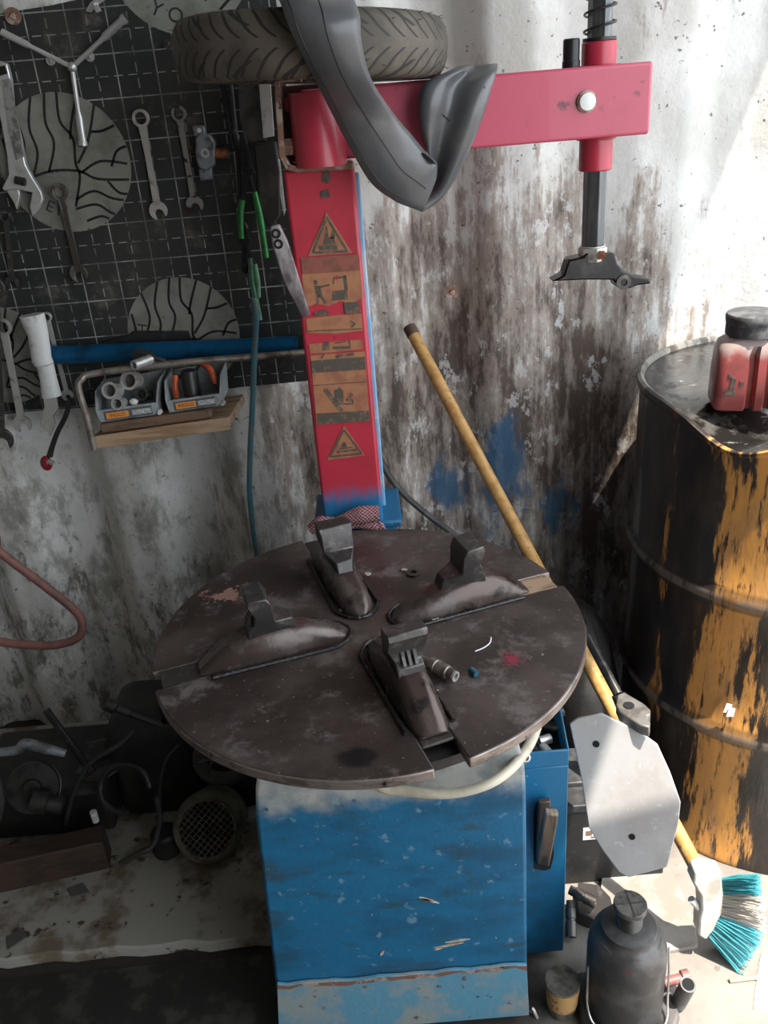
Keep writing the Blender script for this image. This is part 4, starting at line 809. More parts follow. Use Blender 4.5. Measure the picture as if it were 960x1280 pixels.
# ------------------------------------------------------------------ tyre and inner tube on the arm
YC = 1.455; tc_ = Vector((-.052, YC, 1.4715)); Rt = .205
tl = thing('tyre', 'worn scooter tyre lying flat on top of the red swing arm', 'tyre', tc_); tl.rotation_euler = (0, radians(3.2), 0)
prof = [(.128, -.032), (.135, -.038), (.160, -.0425), (.180, -.0415), (.1935, -.0375), (.2005, -.027), (.2042, -.013), (.205, 0), (.2042, .013), (.2005, .027), (.1935, .0375), (.180, .0415), (.160, .0425), (.135, .038), (.128, .032), (.140, .029), (.172, .030), (.190, .020), (.193, 0), (.190, -.020), (.172, -.030), (.140, -.029)]
b = B(); b.loft([[(r_*cos(2*pi*i/96), r_*sin(2*pi*i/96), z_) for r_, z_ in prof] for i in range(96)], closed=True); obj('tyre_carcass', b, tyre_material(), tl, local=True, ang=60)
b = B()
for i in range(60):
    a = 2*pi*i/60 + random.uniform(-.02, .02); z_ = random.choice((-.0375, .0375, .027, -.027, .0375)); rr = .1925 if abs(z_) > .03 else .2005; p_ = Vector((rr*cos(a), rr*sin(a), z_)); b.cyl(p_, p_+Vector((cos(a), sin(a), z_*8)).normalized()*.007, .0006, .0003, 5)
hs = obj('rubber_hair', b, rubber, tl, local=True); hs['kind'] = 'stuff'

b = B()
def ribbon(secs, n=20, thick=.010, crease=0):
    rings = []
    for (xa, ya, Ya, xb, yb, Yb, bulge) in secs:
        a, c_ = aty(xa, ya, Ya), aty(xb, yb, Yb); ring = []
        for s_ in (1, -1):
            for i in range(n):
                t = (i/n) if s_ == 1 else 1-(i/n); e_ = sin(pi*t)**.6; prof_ = e_*bulge - (crease*math.exp(-((t-.5)/.22)**2) if crease else 0)
                ring.append(a.lerp(c_, t) + Vector((0, -prof_ - s_*thick*(.25+.75*e_)*.5, 0)))
        rings.append(ring)
    return rings
it = thing('inner_tube', 'flattened grey rubber inner tube draped over the tyre and the red arm', 'inner tube', aty(470, 130, 1.35))
def dens(secs, k=5):
    o = []
    for i in range(len(secs)-1):
        a = secs[max(i-1, 0)]; p_, q_ = secs[i], secs[i+1]; d = secs[min(i+2, len(secs)-1)]
        for j in range(k):
            t = j/k; o.append(tuple(.5*((2*P1)+(Q1-A1)*t+(2*A1-5*P1+4*Q1-D1)*t*t+(3*P1-3*Q1+D1-A1)*t**3) for A1, P1, Q1, D1 in zip(a, p_, q_, d)))
    o.append(secs[-1]); return o
left = dens([(315, -52, 1.40, 425, -52, 1.40, .01), (338, -22, 1.28, 440, -8, 1.28, .015), (351, 5, 1.222, 450, 20, 1.222, .016), (366, 45, 1.215, 452, 52, 1.218, .018), (391, 95, 1.245, 464, 98, 1.25, .018), (418, 148, 1.315, 491, 140, 1.325, .018), (440, 190, 1.345, 516, 170, 1.355, .018), (464, 229, 1.36, 534, 192, 1.365, .016), (493, 251, 1.37, 545, 202, 1.37, .010), (512, 259, 1.376, 547, 210, 1.374, .004), (528, 265, 1.380, 546, 222, 1.378, .001)])
b.loft(ribbon(left, thick=.012))
obj('draped_limb', b, innertube_m, it, ang=60)
right = dens([(528, 265, 1.386, 546, 208, 1.386, .002), (548, 252, 1.392, 538, 196, 1.392, .008), (566, 229, 1.392, 528, 178, 1.392, .016), (586, 190, 1.388, 521, 150, 1.385, .022), (603, 148, 1.382, 522, 124, 1.380, .022), (614, 112, 1.385, 531, 103, 1.385, .016), (621, 88, 1.40, 562, 88, 1.40, .008), (622, 80, 1.44, 575, 82, 1.44, .003), (620, 84, 1.50, 580, 86, 1.50, .002), (618, 120, 1.535, 584, 120, 1.535, .002)])
b = B(); b.loft(ribbon(right, thick=.010, crease=.030)); obj('folded_limb', b, innertube_m, it, ang=60)
b = B(); b.loft([[aty(536 + 8.5*cos(t_)*k_ + 2.2*sin(t_)*k_, 198 + 6.5*cos(t_)*k_ + 4*sin(t_)*k_, yy) for t_ in [2*pi*i/14 for i in range(14)]] for k_, yy in ((1.0, 1.362), (.95, 1.352))]); 
o = obj('fold_opening', b, hole_m, it)
seam_m = M('dark_rubber_seam', (.02, .02, .021), ro=.5)
def seam(secs, t, lift=.0075, st_=0, en=None):
    pts = []
    for (xa, ya, Ya, xb, yb, Yb, bulge) in secs[st_:en]:
        a, c_ = aty(xa, ya, Ya), aty(xb, yb, Yb); e_ = sin(pi*t)**.6; pts.append(a.lerp(c_, t)+Vector((0, -e_*bulge-.012*(.25+.75*e_)*.5-.0002, 0)))
    return pts
b = B(); b.tube(seam(left, .52, en=-4), .0008, 6); b.tube(seam(left, .12, en=-6), .0008, 6); obj('moulding_seam', b, seam_m, it)
b = B(); ps = [aty(x, y, Y_) for x, y, Y_ in ((528, 118, 1.372), (548, 138, 1.378), (578, 160, 1.388), (598, 130, 1.378), (606, 108, 1.375))]
b.tube(ps, .0008, 6, sm=6); obj('moulding_seam', b, seam_m, it)

# ------------------------------------------------------------------ things on the turntable
root = thing('air_coupling', 'small metal air coupling lying on the turntable beside the front jaw', 'coupling', atz(550, 838, .71))
p, q = atz(524, 822, .713), atz(570, 846, .711); d = q-p; Ln = d.length; b = B()
b.stack(p, d, [(0, .005), (Ln*.3, .0055), (Ln*.31, .009), (Ln*.36, .010), (Ln*.48, .010), (Ln*.5, .0085), (Ln*.52, .0098), (Ln*.78, .0095), (Ln*.8, .0075), (Ln*.95, .0075)], 22); obj('coupling_body', b, M('dirty_nickel', (.26, .23, .19), (.12, .10, .08), 60, ro=.4, me=.7), root)
b = B(); b.ring(q-d*.06, q, .0072, .0045, 18); obj('coupling_mouth', b, steel, root)
b = B(); q = atz(592, 840, .7045); b.cyl(q+Vector((-.003, .006, 0)), q+Vector((.003, -.006, 0)), .0042, n=12); tag(obj('valve_cap', b, M('blue_cap', (.02, .09, .14), ro=.4), loc=q), 'tiny blue valve cap lying on the turntable', 'valve cap')
b = B(); q = atz(516, 716, .7025); b.ring(q-Vector((0, 0, .0016)), q+Vector((0, 0, .0012)), .011, .0065, 20); tag(obj('washer', b, darksteel, loc=q), 'dark washer lying on the back of the turntable between two jaws', 'washer')
root = None
for i, (px_, lab) in enumerate((((460, 718), 'pale chip near the tip of the rear jaw'), ((428, 763), 'white crumb on the grease between the left and rear jaws'), ((597, 688), 'white chip behind the claw of the right jaw'), ((505, 713), 'small white chip left of the dark washer'), ((543, 864), 'tiny chip beside the front jaw'), ((545, 775), 'small pale chip right of the front claw'))):
    q = atz(*px_, .7005); b = B(); n_ = 7; rr = .003+.0018*random.random()
    b.prism([q+Vector((rr*1.4*cos(2*pi*k/n_)*random.uniform(.6, 1.1), rr*sin(2*pi*k/n_)*random.uniform(.6, 1.1), 0)) for k in range(n_)], (0, 0, .0022)); tag(obj('debris_chip', b, M('pale_chip%d' % i, (.45, .42, .38), ro=.7), loc=q), lab, 'chip', 'chips on the turntable')
b = B(); b.tube([atz(594, 814, .7015), atz(604, 810, .7015), atz(612, 804, .7015), atz(614, 797, .7015)], .0009, 6, sm=4); tag(obj('wire_curl', b, paper, loc=atz(604, 810, .7)), 'thin pale wire curl on the right half of the turntable', 'wire')
# checked rag behind the table
b = B()
for pts, rr in (([(388, 662), (402, 655), (420, 655), (437, 648), (452, 644), (474, 641)], .0125), ([(425, 663), (440, 655), (455, 655), (472, 660), (478, 656)], .0115), ([(395, 667), (415, 664), (432, 661)], .010)):
    ps = [aty(x, y, 1.392) for x, y in pts]; b.tube(ps, [rr*1.2*random.uniform(.65, 1.2) for _ in ps], 14, sm=6)
tag(obj('checked_rag', b, check_cloth(), loc=aty(433, 655, 1.392)), 'twisted red and white checked rag between turntable and column foot', 'rag')

# ------------------------------------------------------------------ oil drum and can
DC = Vector((.776, 1.421, 0)); RD = .295; HD = .909
prof = []
def hoop(z0): return [(RD, z0-.022), (RD+.006, z0-.012), (RD+.011, z0), (RD+.006, z0+.012), (RD, z0+.022)]
prof = [(RD-.01, .0), (RD+.004, .002), (RD+.005, .012), (RD, .022), (RD, .10), (RD, .2)] + hoop(.312) + [(RD, .40), (RD, .5)] + hoop(.593) + [(RD, .68), (RD, .76), (RD, .82), (RD-.001, .87), (RD-.001, .888), (RD+.005, .892), (RD+.007, .900), (RD+.005, .907), (RD-.001, HD), (RD-.007, .905), (RD-.009, .890)]
def dent(v):
    a = atan2(v.y, v.x); g_ = math.exp(-((a-radians(-137))/radians(17))**2); k_ = max(0, (v.z-.72)/.19)
    r_ = hypot(v.x, v.y); s_ = 1 - .07*g_*k_*(1-k_)*2
    return Vector((v.x*s_, v.y*s_, v.z - .050*g_*k_*k_*(1 if r_ > .2 else .4)))
drum = thing('oil_drum', 'large black oil drum with orange paint showing through, right of the machine', 'oil drum', DC)
n_ = 128; b = B(); b.loft([[dent(Vector((r_*cos(2*pi*i/n_), r_*sin(2*pi*i/n_), z_))) for i in range(n_)] for r_, z_ in prof], caps=False); obj('drum_shell', b, drum_material(), drum, local=True, ang=50)
b = B(); rr = [RD-.008, .27, .22, .15, .08, .001]; b.loft([[dent(Vector((r_*cos(2*pi*i/n_), r_*sin(2*pi*i/n_), .8990))) for i in range(n_)] for r_ in rr], caps=False); obj('drum_lid', b, oil_top, drum, local=True)
b = B()
for px_, zz_, s_ in (((898, 905), .3, .008), ((904, 908), .3, .006)):
    d = ray(*px_); q = aty(*px_, 1.145); v = (q-DC); v.z = 0; v = v.normalized()*(RD+.010); b.prism([Vector((v.x-.007, v.y, q.z-.008)), Vector((v.x+.006, v.y, q.z-.010)), Vector((v.x+.007, v.y, q.z+.006)), Vector((v.x-.003, v.y, q.z+.010))], Vector((v.x, v.y, 0)).normalized()*.003)
obj('white_patch', b, paper, drum, local=True)  # two small white patches on the drum side
# red oil can
def can_material():
    m, nt, p, co = start('dusty_red_can'); Z = nd(nt, 'ShaderNodeSeparateXYZ', {0: co}).outputs[2]
    c_ = mixc(nt, stepr(nt, noise(nt, co, 25), .45, .7), (.28, .06, .06), (.19, .055, .05))
    z = mth(nt, 'ADD', Z, mth(nt, 'MULTIPLY', mth(nt, 'SUBTRACT', noise(nt, co, 35, det=8), .5), .05))
    c_ = mixc(nt, mth(nt, 'MULTIPLY', stepr(nt, z, .082, .105), .75), c_, (.36, .33, .31))
    nt.links.new(c_, p.inputs[0]); p.inputs['Roughness'].default_value = .32; p.inputs['Coat Weight'].default_value = .3; return m
q = atz(935, 520, .8975); can = thing('oil_can', 'red plastic oil can with wide black cap standing on the drum', 'can', q+Vector((.014, .05, .0035)))
def rrect(hx, hy, z_, r_, n_=6, notch=True):
    o = []
    for cx, cy, a0 in ((hx-r_, -hy+r_, -90), (hx-r_, hy-r_, 0), (-hx+r_, hy-r_, 90), (-hx+r_, -hy+r_, 180)):
        for i in range(n_+1): a = radians(a0+90*i/n_); o.append((cx+r_*cos(a), cy+r_*sin(a), z_))
        if a0 == 180 and notch:
            for x_, d_ in ((-.018, 0), (-.013, .013), (-.007, .013), (-.002, 0), (.009, .0), (.014, .013), (.020, .013), (.025, 0)): o.append((x_+.01, cy-r_+d_, z_))
        elif a0 == 180:
            for x_ in (-.018, -.012, -.006, 0, .008, .014, .020, .026): o.append((x_+.01, cy-r_, z_))
    return o
b = B(); b.loft([rrect(.050, .038, 0, .012), rrect(.054, .042, .005, .014), rrect(.054, .042, .05, .014), rrect(.052, .040, .092, .016), rrect(.048, .036, .106, .02, notch=False), rrect(.036, .03, .116, .022, notch=False), rrect(.03, .028, .12, .022, notch=False)]); obj('can_body', b, can_material(), can, local=True, ang=50)
b = B(); pr_ = []
for r_, z_ in ((.036, .116), (.040, .118), (.040, .136), (.042, .138), (.043, .147), (.041, .151), (.02, .153)): pr_.append([((r_ + (.0012 if i % 2 and z_ < .137 else 0))*cos(2*pi*i/48), (r_ + (.0012 if i % 2 and z_ < .137 else 0))*sin(2*pi*i/48), z_) for i in range(48)])
b.loft(pr_); obj('can_cap', b, M('grey_black_cap', (.045, .045, .05), (.12, .12, .12), 40, ro=.5), can, local=True)
b = B()
for q4 in ([(-.040, .030), (-.022, .028), (-.022, .034), (-.036, .038)], [(-.034, .036), (-.026, .036), (-.024, .056), (-.030, .058)], [(-.037, .060), (-.031, .056), (-.030, .060), (-.036, .064)], [(-.018, .044), (-.012, .044), (-.012, .050), (-.018, .052)]):
    b.prism([(x_, -.0432, z_) for x_, z_ in q4], (0, .0015, 0))
obj('black_mark', b, ink, can, local=True)
can.rotation_euler = (0, 0, radians(-14))

# ------------------------------------------------------------------ broom
T = aty(512, 410, 1.722); Hb = aty(878, 1098, 1.0); d = (Hb-T).normalized()
br_ = thing('broom', 'broom with long yellow wooden handle leaning on the wall, teal and grey bristles', 'broom', Hb)
b = B(); b.cyl(T, Hb+d*.02, .0125, .0130, n=20); obj('handle', b, wood, br_)
b = B(); b.stack(T-d*.004, d, [(0, .008), (.002, .0135), (.022, .0135), (.024, .0128)], 20); obj('handle_tip', b, M('dark_stained_tip', (.07, .04, .025), ro=.6), br_)
YH2 = .985
hp = [(870, 1092), (884, 1088), (893, 1091), (903, 1092), (904, 1118), (900, 1146), (893, 1163), (883, 1176), (873, 1170), (874, 1150), (877, 1138), (876, 1122), (866, 1104)]
hv = Vector((-.35, .9, -.2)).normalized()
b = B(); b.prism(P(hp, YH2-.012), Vector((0, .030, 0))); hd2 = obj('broom_head', b, M('white_broom_plastic', (.66, .64, .58), (.45, .41, .35), 20, ro=.5), br_, bev=.004)
b = B(); a, c_ = aty(864, 1124, YH2), aty(877, 1138, YH2); b.cyl(a, c_, .006); obj('head_hook', b, whiteplast, hd2)
def bristles(name, s0, s1, t0, t1, cnt, m, label):
    b = B()
    for i in range(cnt):
        u = random.random(); v = random.uniform(-.011, .011); a = aty(s0[0]+(s1[0]-s0[0])*u, s0[1]+(s1[1]-s0[1])*u, YH2+.002+v); w_ = min(1, max(0, u+random.uniform(-.08, .08)))
        e_ = aty(t0[0]+(t1[0]-t0[0])*w_, t0[1]+(t1[1]-t0[1])*w_, YH2-.02+v*2.2); e_ = a + (e_-a)*random.uniform(.86, 1.04); mid = (a+e_)/2 + Vector((random.uniform(-.002, .002), random.uniform(-.003, .003), .002))
        b.tube([a, mid, e_], [.0012, .0011, .0009], 4)
    o = obj(name, b, m, hd2); o['kind'] = 'stuff'; o['label'] = label
bristles('bristles', (902, 1097), (904, 1118), (950, 1092), (952, 1122), 100, teal, 'upper teal bristles')
bristles('bristles', (904, 1118), (901, 1146), (955, 1122), (958, 1166), 110, greybr, 'grey bristles')
bristles('bristles', (901, 1144), (886, 1172), (956, 1166), (926, 1222), 190, teal, 'lower teal bristles')

# ------------------------------------------------------------------ jack and floor clutter on the right
JC = Vector((.330, .900, 0)); jk = thing('bottle_jack', 'dark grey hydraulic bottle jack standing in front of the machine, lower right', 'jack', JC)
b = B(); b.stack((0, 0, .018), (0, 0, 1), [(0, .056), (.01, .062), (.13, .062), (.15, .0605), (.168, .055), (.178, .046), (.182, .043), (.190, .042), (.192, .034), (.193, .030)], 48); obj('cylinder', b, jack_m, jk, local=True)
b = B(); b.prism([(-.065, -.06, 0), (.065, -.06, 0), (.085, -.03, 0), (.085, .04, 0), (.06, .06, 0), (-.06, .06, 0), (-.075, .03, 0), (-.075, -.03, 0)], (0, 0, .02)); obj('base', b, jack_m, jk, local=True, bev=.005)
b = B(); b.stack((0, 0, .185), (0, 0, 1), [(0, .030), (.008, .030), (.009, .026), (.016, .026)], 32)
prs = [(0.016+.0045*i+dz, .0205 if k == 0 else .0185) for i in range(9) for k, dz in ((0, 0), (1, .002))]
b.stack((0, 0, .185), (0, 0, 1), prs, 28); obj('screw_ram', b, M('oily_thread', (.06, .055, .05), (.11, .10, .09), 40, ro=.4, me=.5), jk, local=True)
b = B(); b.stack((0, 0, .245), (0, 0, 1), [(0, .0215), (.002, .0255), (.009, .0255), (.011, .0240)], 36)
sad = obj('saddle', b, M('grey_saddle', (.14, .135, .125), (.07, .065, .06), 50, ro=.5, me=.4), jk, local=True)
b = B(); b.box((0, 0, .2563), (.05, .0022, .0012)); b.box((0, 0, .2563), (.0022, .05, .0012)); obj('saddle_groove', b, ink, sad, local=True)
b = B(); b.ring((0, 0, .19), (0, 0, .197), .0425, .037, 40); b.tube([(.048*cos(t_), .048*sin(t_), .184+.006*abs(sin(3*t_))) for t_ in [2*pi*i/36 for i in range(36)]], .004, 8, closed=True); obj('neck_ring', b, jack_m, jk, local=True)
b = B(); b.tube([(-.064, -.01, .13), (-.066, -.018, .09), (-.066, -.025, .05), (-.058, -.04, .028), (-.03, -.064, .022), (.02, -.068, .022), (.056, -.045, .024), (.066, -.02, .05), (.067, -.012, .10), (.066, -.004, .15)], .0018, 8, sm=5); obj('wire_bail', b, chrome, jk, local=True)
b = B(); b.stack((.092, -.005, .012), (.05, -.25, 1), [(0, .0125), (.075, .0125)], 24); hs_ = obj('handle_socket', b, M('grey_tube_paint', (.085, .085, .09), (.15, .15, .15), 30, ro=.45), jk, local=True)
b = B(); q1 = Vector((.092, -.005, .012)); dv = Vector((.05, -.25, 1)).normalized(); b.cyl(q1+dv*.0745, q1+dv*.0765, .0095, n=20); obj('socket_mouth', b, hole_m, hs_, local=True)
b = B(); b.stack((.07, .01, .045), (1, .1, .1), [(0, .008), (.03, .008), (.032, .012), (.044, .012)], 18); obj('release_valve', b, M('faded_red_valve', (.36, .12, .11), (.2, .1, .09), 40, ro=.5), jk, local=True)
# paper cup
q = atz(702, 1262, 0); cup = thing('paper_cup', 'small brown printed paper cup standing by the jack, below the blue side box', 'cup', q)
b = B(); b.stack((0, 0, .0005), (0, 0, 1), [(0, .017), (.004, .0185), (.055, .0225), (.058, .0235), (.060, .0225)], 32); obj('cup_body', b, M('grey_cup', (.16, .14, .11), (.07, .06, .05), 60, ro=.5), cup, local=True)
b = B(); nA = 30
b.loft([[((r_+e_)*cos(a), (r_+e_)*sin(a), z_) for r_, z_, e_ in ((.0198, .020, .0006), (.0226, .057, .0006), (.0226, .057, .0001), (.0198, .020, .0001))] for a in [radians(-175+210*i/nA) for i in range(nA+1)]]); sl_ = obj('card_sleeve', b, card, cup, local=True)
for ch, a_, z_, s_ in (('6', -128, .047, .016), ('H', -128, .033, .014), ('E', -105, .026, .010)):
    a = radians(a_); r_ = .0224-(.057-z_)*.076; M4 = Matrix.Translation((r_*cos(a), r_*sin(a), z_)) @ Matrix.Rotation(a+pi/2, 4, 'Z') @ Matrix.Rotation(pi/2-.07, 4, 'X'); textmesh(ch, s_, 'printed_letter', ink, sl_, M4, .0006)
b = B(); b.tube([q+Vector((-.052, .0, .002)), q+Vector((-.05, -.006, .018)), q+Vector((-.044, -.012, .002))], .003, 8, sm=5); tag(obj('wire_loop', b, steel, loc=q+Vector((-.05, 0, 0))), 'small bent wire hook on the floor left of the paper cup', 'wire')
cup.scale = (1.25, 1.25, 1.25)
# battery
B0 = Vector((.374, 1.23, 0)); bt = thing('car_battery', 'black car battery with small white label behind the steel blade', 'battery', B0)
b = B(); b.box((0, 0, .095), (.22, .15, .19)); obj('case', b, blackplast, bt, local=True, bev=.004)
b = B(); b.box((0, 0, .196), (.224, .154, .018)); b.box((-.03, 0, .210), (.12, .06, .012)); obj('lid', b, M('dark_grey_lid', (.03, .03, .032), (.06, .06, .06), 30, ro=.45), bt, local=True, bev=.003)
lb = aty(738, 1042, 1.1545)-B0; b = B(); b.box(lb, (.028, .0012, .030)); lb_o = obj('label', b, paper, bt, local=True)
b = B(); b.box(lb+Vector((-.003, -.0008, .002)), (.012, .0006, .012)); b.box(lb+Vector((.006, -.0008, -.009)), (.010, .0006, .004)); obj('label_print', b, M('label_print', (.25, .14, .10), ro=.7), lb_o, local=True)
# floor boards, sockets
def slab(name, px, z_, th, m, label, cat, bev=.001):
    b = B(); pts = [atz(x, y, z_) for x, y in px]; b.prism(pts, (0, 0, th)); return tag(obj(name, b, m, loc=pts[0], bev=bev), label, cat)
slab('floor_board', [(752, 1100), (838, 1088), (866, 1150), (872, 1186), (838, 1192), (745, 1180)], 0, .009, greyboard, 'flat pale board lying on the floor between the jack and the broom', 'board')
slab('paper_sheet', [(952, 1190), (1000, 1184), (1010, 1270), (942, 1262), (944, 1240)], .0005, .0015, paper, 'white paper sheet on the floor at the right edge', 'paper', 0)
b = B(); p, q = atz(912, 1226, .004), atz(944, 1222, .004); b.cyl(p, q, .0035, n=10); b.cyl(q, q+(q-p)*.1, .0042, n=10); tag(obj('cigarette_butt', b, M('tan_stub', (.55, .36, .22), ro=.8), loc=p), 'thin tan stub on the floor beside the white paper', 'stub')
def bitholder(p, q, r_, label):
    d = q-p; Ln = d.length; b = B(); b.stack(p, d, [(0, r_*.8), (Ln*.2, r_*.85), (Ln*.22, r_), (Ln*.5, r_), (Ln*.52, r_*.85), (Ln*.58, r_*.85), (Ln*.6, r_*1.05), (Ln*.97, r_*1.05)], 22); b.ring(q-d*.03, q+d*.03, r_*1.05, r_*.6, 22)
    return tag(obj('impact_socket', b, M('dull_socket_steel', (.12, .115, .105), (.06, .055, .05), 40, ro=.4, me=.6), loc=p), label, 'socket', 'long sockets by the side box')
bitholder(atz(712, 1112, .060), atz(744, 1128, .055), .0105, 'long ribbed steel socket lying across the gap beside the side box')
bitholder(atz(713, 1126, .04), atz(714, 1170, .012), .0095, 'dark long socket standing steeply below the ribbed one')
slab('dark_bracket', [(722, 1116), (748, 1120), (762, 1135), (768, 1160), (745, 1165), (722, 1155)], .0, .03, darksteel, 'dark bent metal bracket on the floor behind the jack', 'bracket')
# sack between drum and wall
b = B(); c_ = Vector((.385, 1.47, 0)); rings = []
for z_, r_ in ((0, .11), (.02, .13), (.12, .14), (.25, .13), (.36, .10), (.42, .05), (.43, .01)): rings.append([c_+Vector((r_*.6*cos(2*pi*i/28)*(1+.08*sin(5*i+z_*20)), r_*cos(pi/2-2*pi*i/28+pi/2)*(1+.05*sin(3*i+z_*30)) if False else r_*sin(2*pi*i/28)*(1+.07*sin(4*i+z_*26)), z_)) for i in range(28)])
b.loft(rings); tag(obj('black_sack', b, M('black_sack', (.018, .017, .016), (.035, .032, .03), 14, ro=.55, bu=.6, bs=30), loc=c_), 'slumped black sack standing in the gap between drum and machine', 'sack')

# ------------------------------------------------------------------ dark junk on the ledge, left
ZL = .0285
b = B(); q = [atz(-60, 1130, ZL), atz(138, 1086, ZL)]; d = (q[1]-q[0]).normalized(); n2 = Vector((-d.y, d.x, 0)); p0, p1 = q[0], q[1]
b.prism([p0, p1, p1+n2*.05, p0+n2*.05], (0, 0, .075)); tag(obj('wood_beam', b, darkwood, loc=p0, bev=.003), 'dark oily wooden beam lying on the concrete ledge at left', 'beam')
# motor with grille
mc = atz(265, 1086, ZL)+Vector((0, .045, .072)); mo = thing('electric_motor', 'round motor with olive rim and black mesh grille beside the cabinet', 'motor', mc)
ax = (EYE-mc).normalized(); ax = Vector((ax.x*.3-.02, -.80, .55)).normalized()
b = B(); b.stack(mc+ax*.03, -ax, [(0, .056), (.004, .066), (.012, .070), (.03, .071), (.034, .068), (.12, .066), (.125, .05)], 40); obj('housing', b, olive, mo)
u0_, w0_ = b.frame(ax); u, w_ = (u0_+w0_).normalized(), (w0_-u0_).normalized()
b = B(); cg = mc+ax*.0335
for i in range(-5, 6):
    h = .0100*i; L_ = sqrt(max(0, .056**2-h*h))
    if L_ > .01:
        for e1, e2 in ((u, w_), (w_, u)): b.cyl(cg+e1*h-e2*L_, cg+e1*h+e2*L_, .0013, n=6)
b.ring(cg-ax*.002, cg+ax*.002, .059, .054, 36); obj('mesh_grille', b, M('dark_mesh_wire', (.11, .10, .07), (.05, .045, .03), 40, ro=.6, me=.3), mo)
b = B(); b.cyl(mc+ax*.0302, mc+ax*.0312, .0555, n=36); obj('fan_disc', b, hole_m, mo)
b = B(); b.box(mc+Vector((0, .02, -.062)), (.09, .08, .02)); obj('foot', b, olive, mo, bev=.003)
# black tank
b = B(); c_ = Vector((-.535, 1.49, ZL)); b.loft([[c_+Vector((x_, y_, z_)) for x_, y_, _ in rrect(hx, hy, 0, .03, notch=False)] for hx, hy, z_ in ((.085, .085, 0), (.09, .09, .01), (.09, .09, .2), (.08, .08, .235), (.05, .05, .255))]); tk = tag(obj('black_tank', b, blackmess, loc=c_, ang=50), 'large black greasy tank standing behind the motor', 'tank')
b = B(); cr = Vector((-.355, 1.33, .24)); b.tube([cr+Vector((.055*cos(t_), .045*sin(t_), .022*sin(t_))) for t_ in [2*pi*i/40 for i in range(40)]], .014, 12, closed=True); tag(obj('rubber_ring', b, rubber, loc=cr), 'thick black rubber ring above the motor grille', 'ring')
b = B(); c_ = Vector((-.355, 1.475, ZL)); b.stack(c_, (0, 0, 1), [(0, .075), (.01, .08), (.17, .08), (.185, .07), (.19, .0)], 32); tag(obj('black_canister', b, blackmess, loc=c_), 'black round canister under the rubber ring, behind the motor', 'canister')
b = B(); b.tube([Vector((-.40, 1.29, .26)), Vector((-.385, 1.285, .27)), Vector((-.37, 1.285, .27)), Vector((-.385, 1.285, .24))], .004, 8); tag(obj('black_hook', b, darksteel, loc=(-.39, 1.29, .26)), 'bent dark metal hook on top of the rubber ring', 'hook')
b = B(); b.tube([aty(-20, 942, 1.36), aty(20, 938, 1.36), aty(32, 930, 1.36), aty(58, 936, 1.36), aty(82, 942, 1.36)], [.008, .010, .0115, .011, .008], 12, sm=5); tag(obj('bent_pipe', b, zinc, loc=aty(30, 935, 1.36)), 'bent grey metal pipe lying on top of the dark junk', 'pipe')
b = B(); p, q = aty(58, 888, 1.44), aty(112, 962, 1.36); b.cyl(p, q, .008, n=12); b.cyl(q, q+(q-p)*.05, .011, n=12); tag(obj('dark_rod', b, blacksteel, loc=p), 'dark rod slanting down into the junk from the wall', 'rod')
p, q = aty(132, 880, 1.37), aty(205, 908, 1.37); b = B(); b.stack(p, q-p, [(0, .012), (.02, .013), (.024, .009), (.05, .009), (.052, .0065), (.12, .006)], 16); tag(obj('air_gun', b, blackplast, loc=p), 'black handle with thin shaft lying under the turntable edge', 'tool')
cable('black_wire', [aty(82, 1030, 1.33), aty(92, 990, 1.33), aty(112, 955, 1.33), aty(150, 930, 1.34), aty(168, 912, 1.36)], .0045, rubber, 'black wire arching over the dark junk', 'wire')
cable('thin_wire', [aty(202, 1030, 1.30), aty(200, 985, 1.30), aty(208, 950, 1.31), aty(225, 930, 1.32)], .003, rubber, 'thin black wire running up beside the motor', 'wire')
b = B(); b.stack(aty(34, 998, 1.33), aty(58, 962, 1.33)-aty(34, 998, 1.33), [(0, .006), (.014, .006), (.015, .009), (.026, .009), (.027, .006), (.04, .006), (.041, .008), (.05, .008)], 8); tag(obj('brass_fitting', b, M('dull_brass', (.10, .08, .04), (.05, .04, .025), 50, ro=.5, me=.6), loc=aty(45, 980, 1.33)), 'dull brass fitting among the dark junk', 'fitting')
b = B(); q = aty(118, 1020, 1.315); b.cyl(q+Vector((0, 0, -.014)), q+Vector((0, 0, .012)), .007, n=14); tag(obj('pale_plug', b, whiteplast, loc=q), 'small pale plug at the end of the wooden beam', 'plug')
b = B(); c_ = Vector((-.72, 1.40, ZL)); b.box(c_+Vector((-.06, .07, .06)), (.30, .22, .12)); o = tag(obj('metal_box', b, blackmess, loc=c_, bev=.012), 'black greasy box behind the wooden beam, half buried in junk', 'box')
b = B(); p, q = aty(40, 1000, 1.29), aty(90, 1010, 1.29); b.stack(p, q-p, [(0, .022), (.03, .024), (.032, .017), (.06, .017)], 20); tag(obj('starter_motor', b, M('dark_motor_body', (.02, .02, .018), (.035, .033, .03), 30, ro=.5, me=.3), loc=p), 'dark stubby cylinder lying in front of the black box', 'motor')
b = B(); p = Vector((-.245, .99, .0)); q = aty(308, 965, 1.0); b.cyl(Vector((q.x-.004, 1.0, .54)), Vector((q.x+.004, 1.0, .49)), .003, n=8); tag(obj('orange_wire', b, orange, loc=(q.x, 1.0, .51)), 'short orange wire hanging beside the cabinet, under the turntable', 'wire')
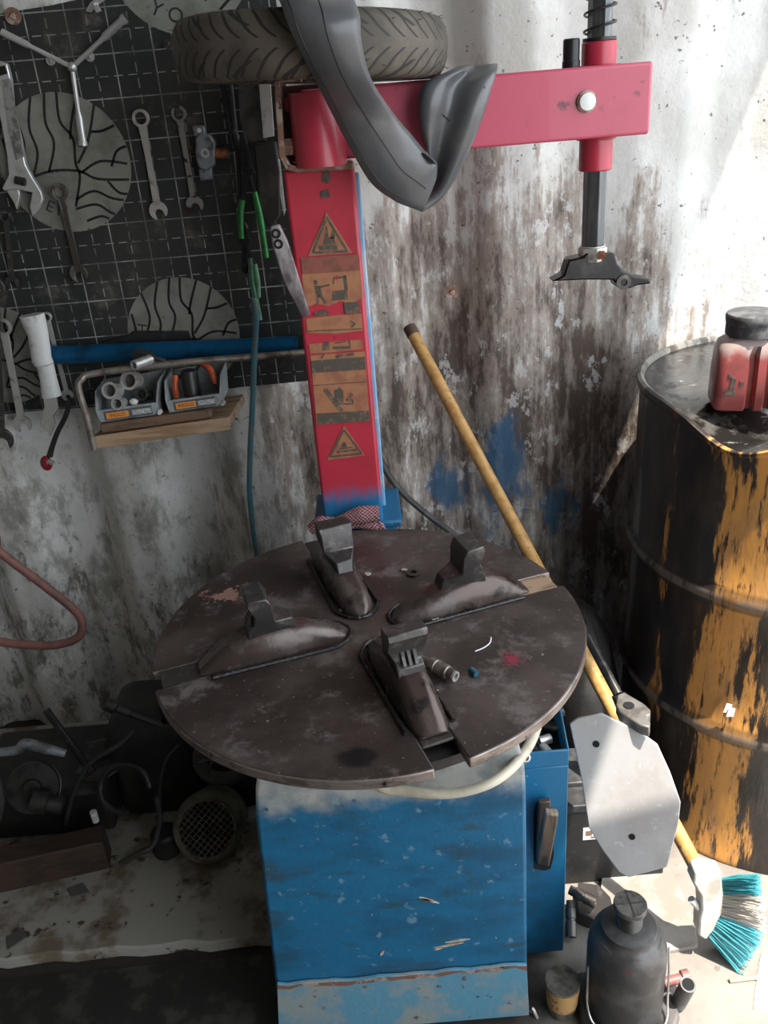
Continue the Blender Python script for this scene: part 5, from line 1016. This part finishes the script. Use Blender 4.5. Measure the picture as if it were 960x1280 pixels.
# oily sheet on the floor
b = B(); b.prism([(-1.3, .45, .0), (-.255, .45, .0), (-.255, 1.055, .0), (-1.3, 1.04, .0)], (0, 0, .004)); tag(obj('floor_sheet', b, oilmat_m, loc=(-.7, .8, 0)), 'black oily patterned sheet on the floor in front of the ledge', 'mat')
slab('ledge_chip', [(84, 1112), (104, 1104), (112, 1116), (90, 1122)], ZL, .003, M('grey_patch', (.09, .085, .08), ro=.8), 'grey flake on the left part of the concrete ledge, near the beam', 'flake')
slab('ledge_chip', [(8, 1172), (30, 1160), (34, 1172), (10, 1188)], ZL, .003, M('dark_grey_patch', (.07, .07, .062), ro=.8), 'dark flake at the front left of the concrete ledge', 'flake')

# more dark clutter on the ledge
def stack_thing(name, p, d, prof, m, label, cat, n=24):
    b = B(); b.stack(p, d, prof, n); return tag(obj(name, b, m, loc=p), label, cat)
b = B(); c_ = Vector((-.76, 1.345, .185)); ax_ = Vector((.25, -.8, .6)).normalized(); b.stack(c_, ax_, [(0, .05), (.008, .052), (.012, .040), (.020, .040), (.024, .052), (.032, .05), (.033, .018), (.045, .016)], 28)
tag(obj('belt_pulley', b, M('dark_pulley', (.035, .033, .03), (.015, .014, .013), 40, ro=.4, me=.5), loc=c_), 'dark belt pulley leaning on the black box at the far left', 'pulley')
b = B(); c_ = Vector((-.565, 1.31, .19)); b.tube([c_+Vector((.05*cos(t_), .02*sin(t_), .045*sin(t_))) for t_ in [2*pi*i/30 for i in range(24)]], .007, 10); tag(obj('clamp_ring', b, blacksteel, loc=c_), 'open black clamp ring lying on the black box', 'ring')
b = B(); b.prism([Vector((-0.700, 1.390, .15)), Vector((-0.640, 1.380, .15)), Vector((-0.600, 1.420, .15)), Vector((-0.620, 1.450, .15)), Vector((-0.690, 1.440, .15))], (0, .01, .012)); b.prism([Vector((-0.690, 1.435, .15)), Vector((-0.630, 1.445, .15)), Vector((-0.630, 1.455, .20)), Vector((-0.680, 1.445, .20))], (0, .006, 0)); tag(obj('angle_bracket', b, darksteel, loc=(-.65, 1.33, .15), bev=.001), 'dark angle bracket among the clutter on the black box', 'bracket')
cable('rubber_hose', [aty(-14, 1050, 1.25), aty(0, 1010, 1.26), aty(-4, 975, 1.27), aty(-24, 950, 1.28)], .008, rubber, 'black rubber hose rising at the far left edge of the clutter', 'hose')
cable('kinked_hose', [aty(150, 1080, 1.24), aty(175, 1066, 1.25), aty(192, 1055, 1.26), aty(200, 1025, 1.28), aty(196, 995, 1.29)], .006, rubber, 'kinked black hose on the ledge between beam and motor', 'hose')
stack_thing('oil_filter', Vector((-.505, 1.295, ZL)), (0, 0, 1), [(0, .026), (.003, .029), (.05, .029), (.056, .024), (.058, .012)], blackmess, 'small black cylinder standing on the ledge left of the motor', 'filter')
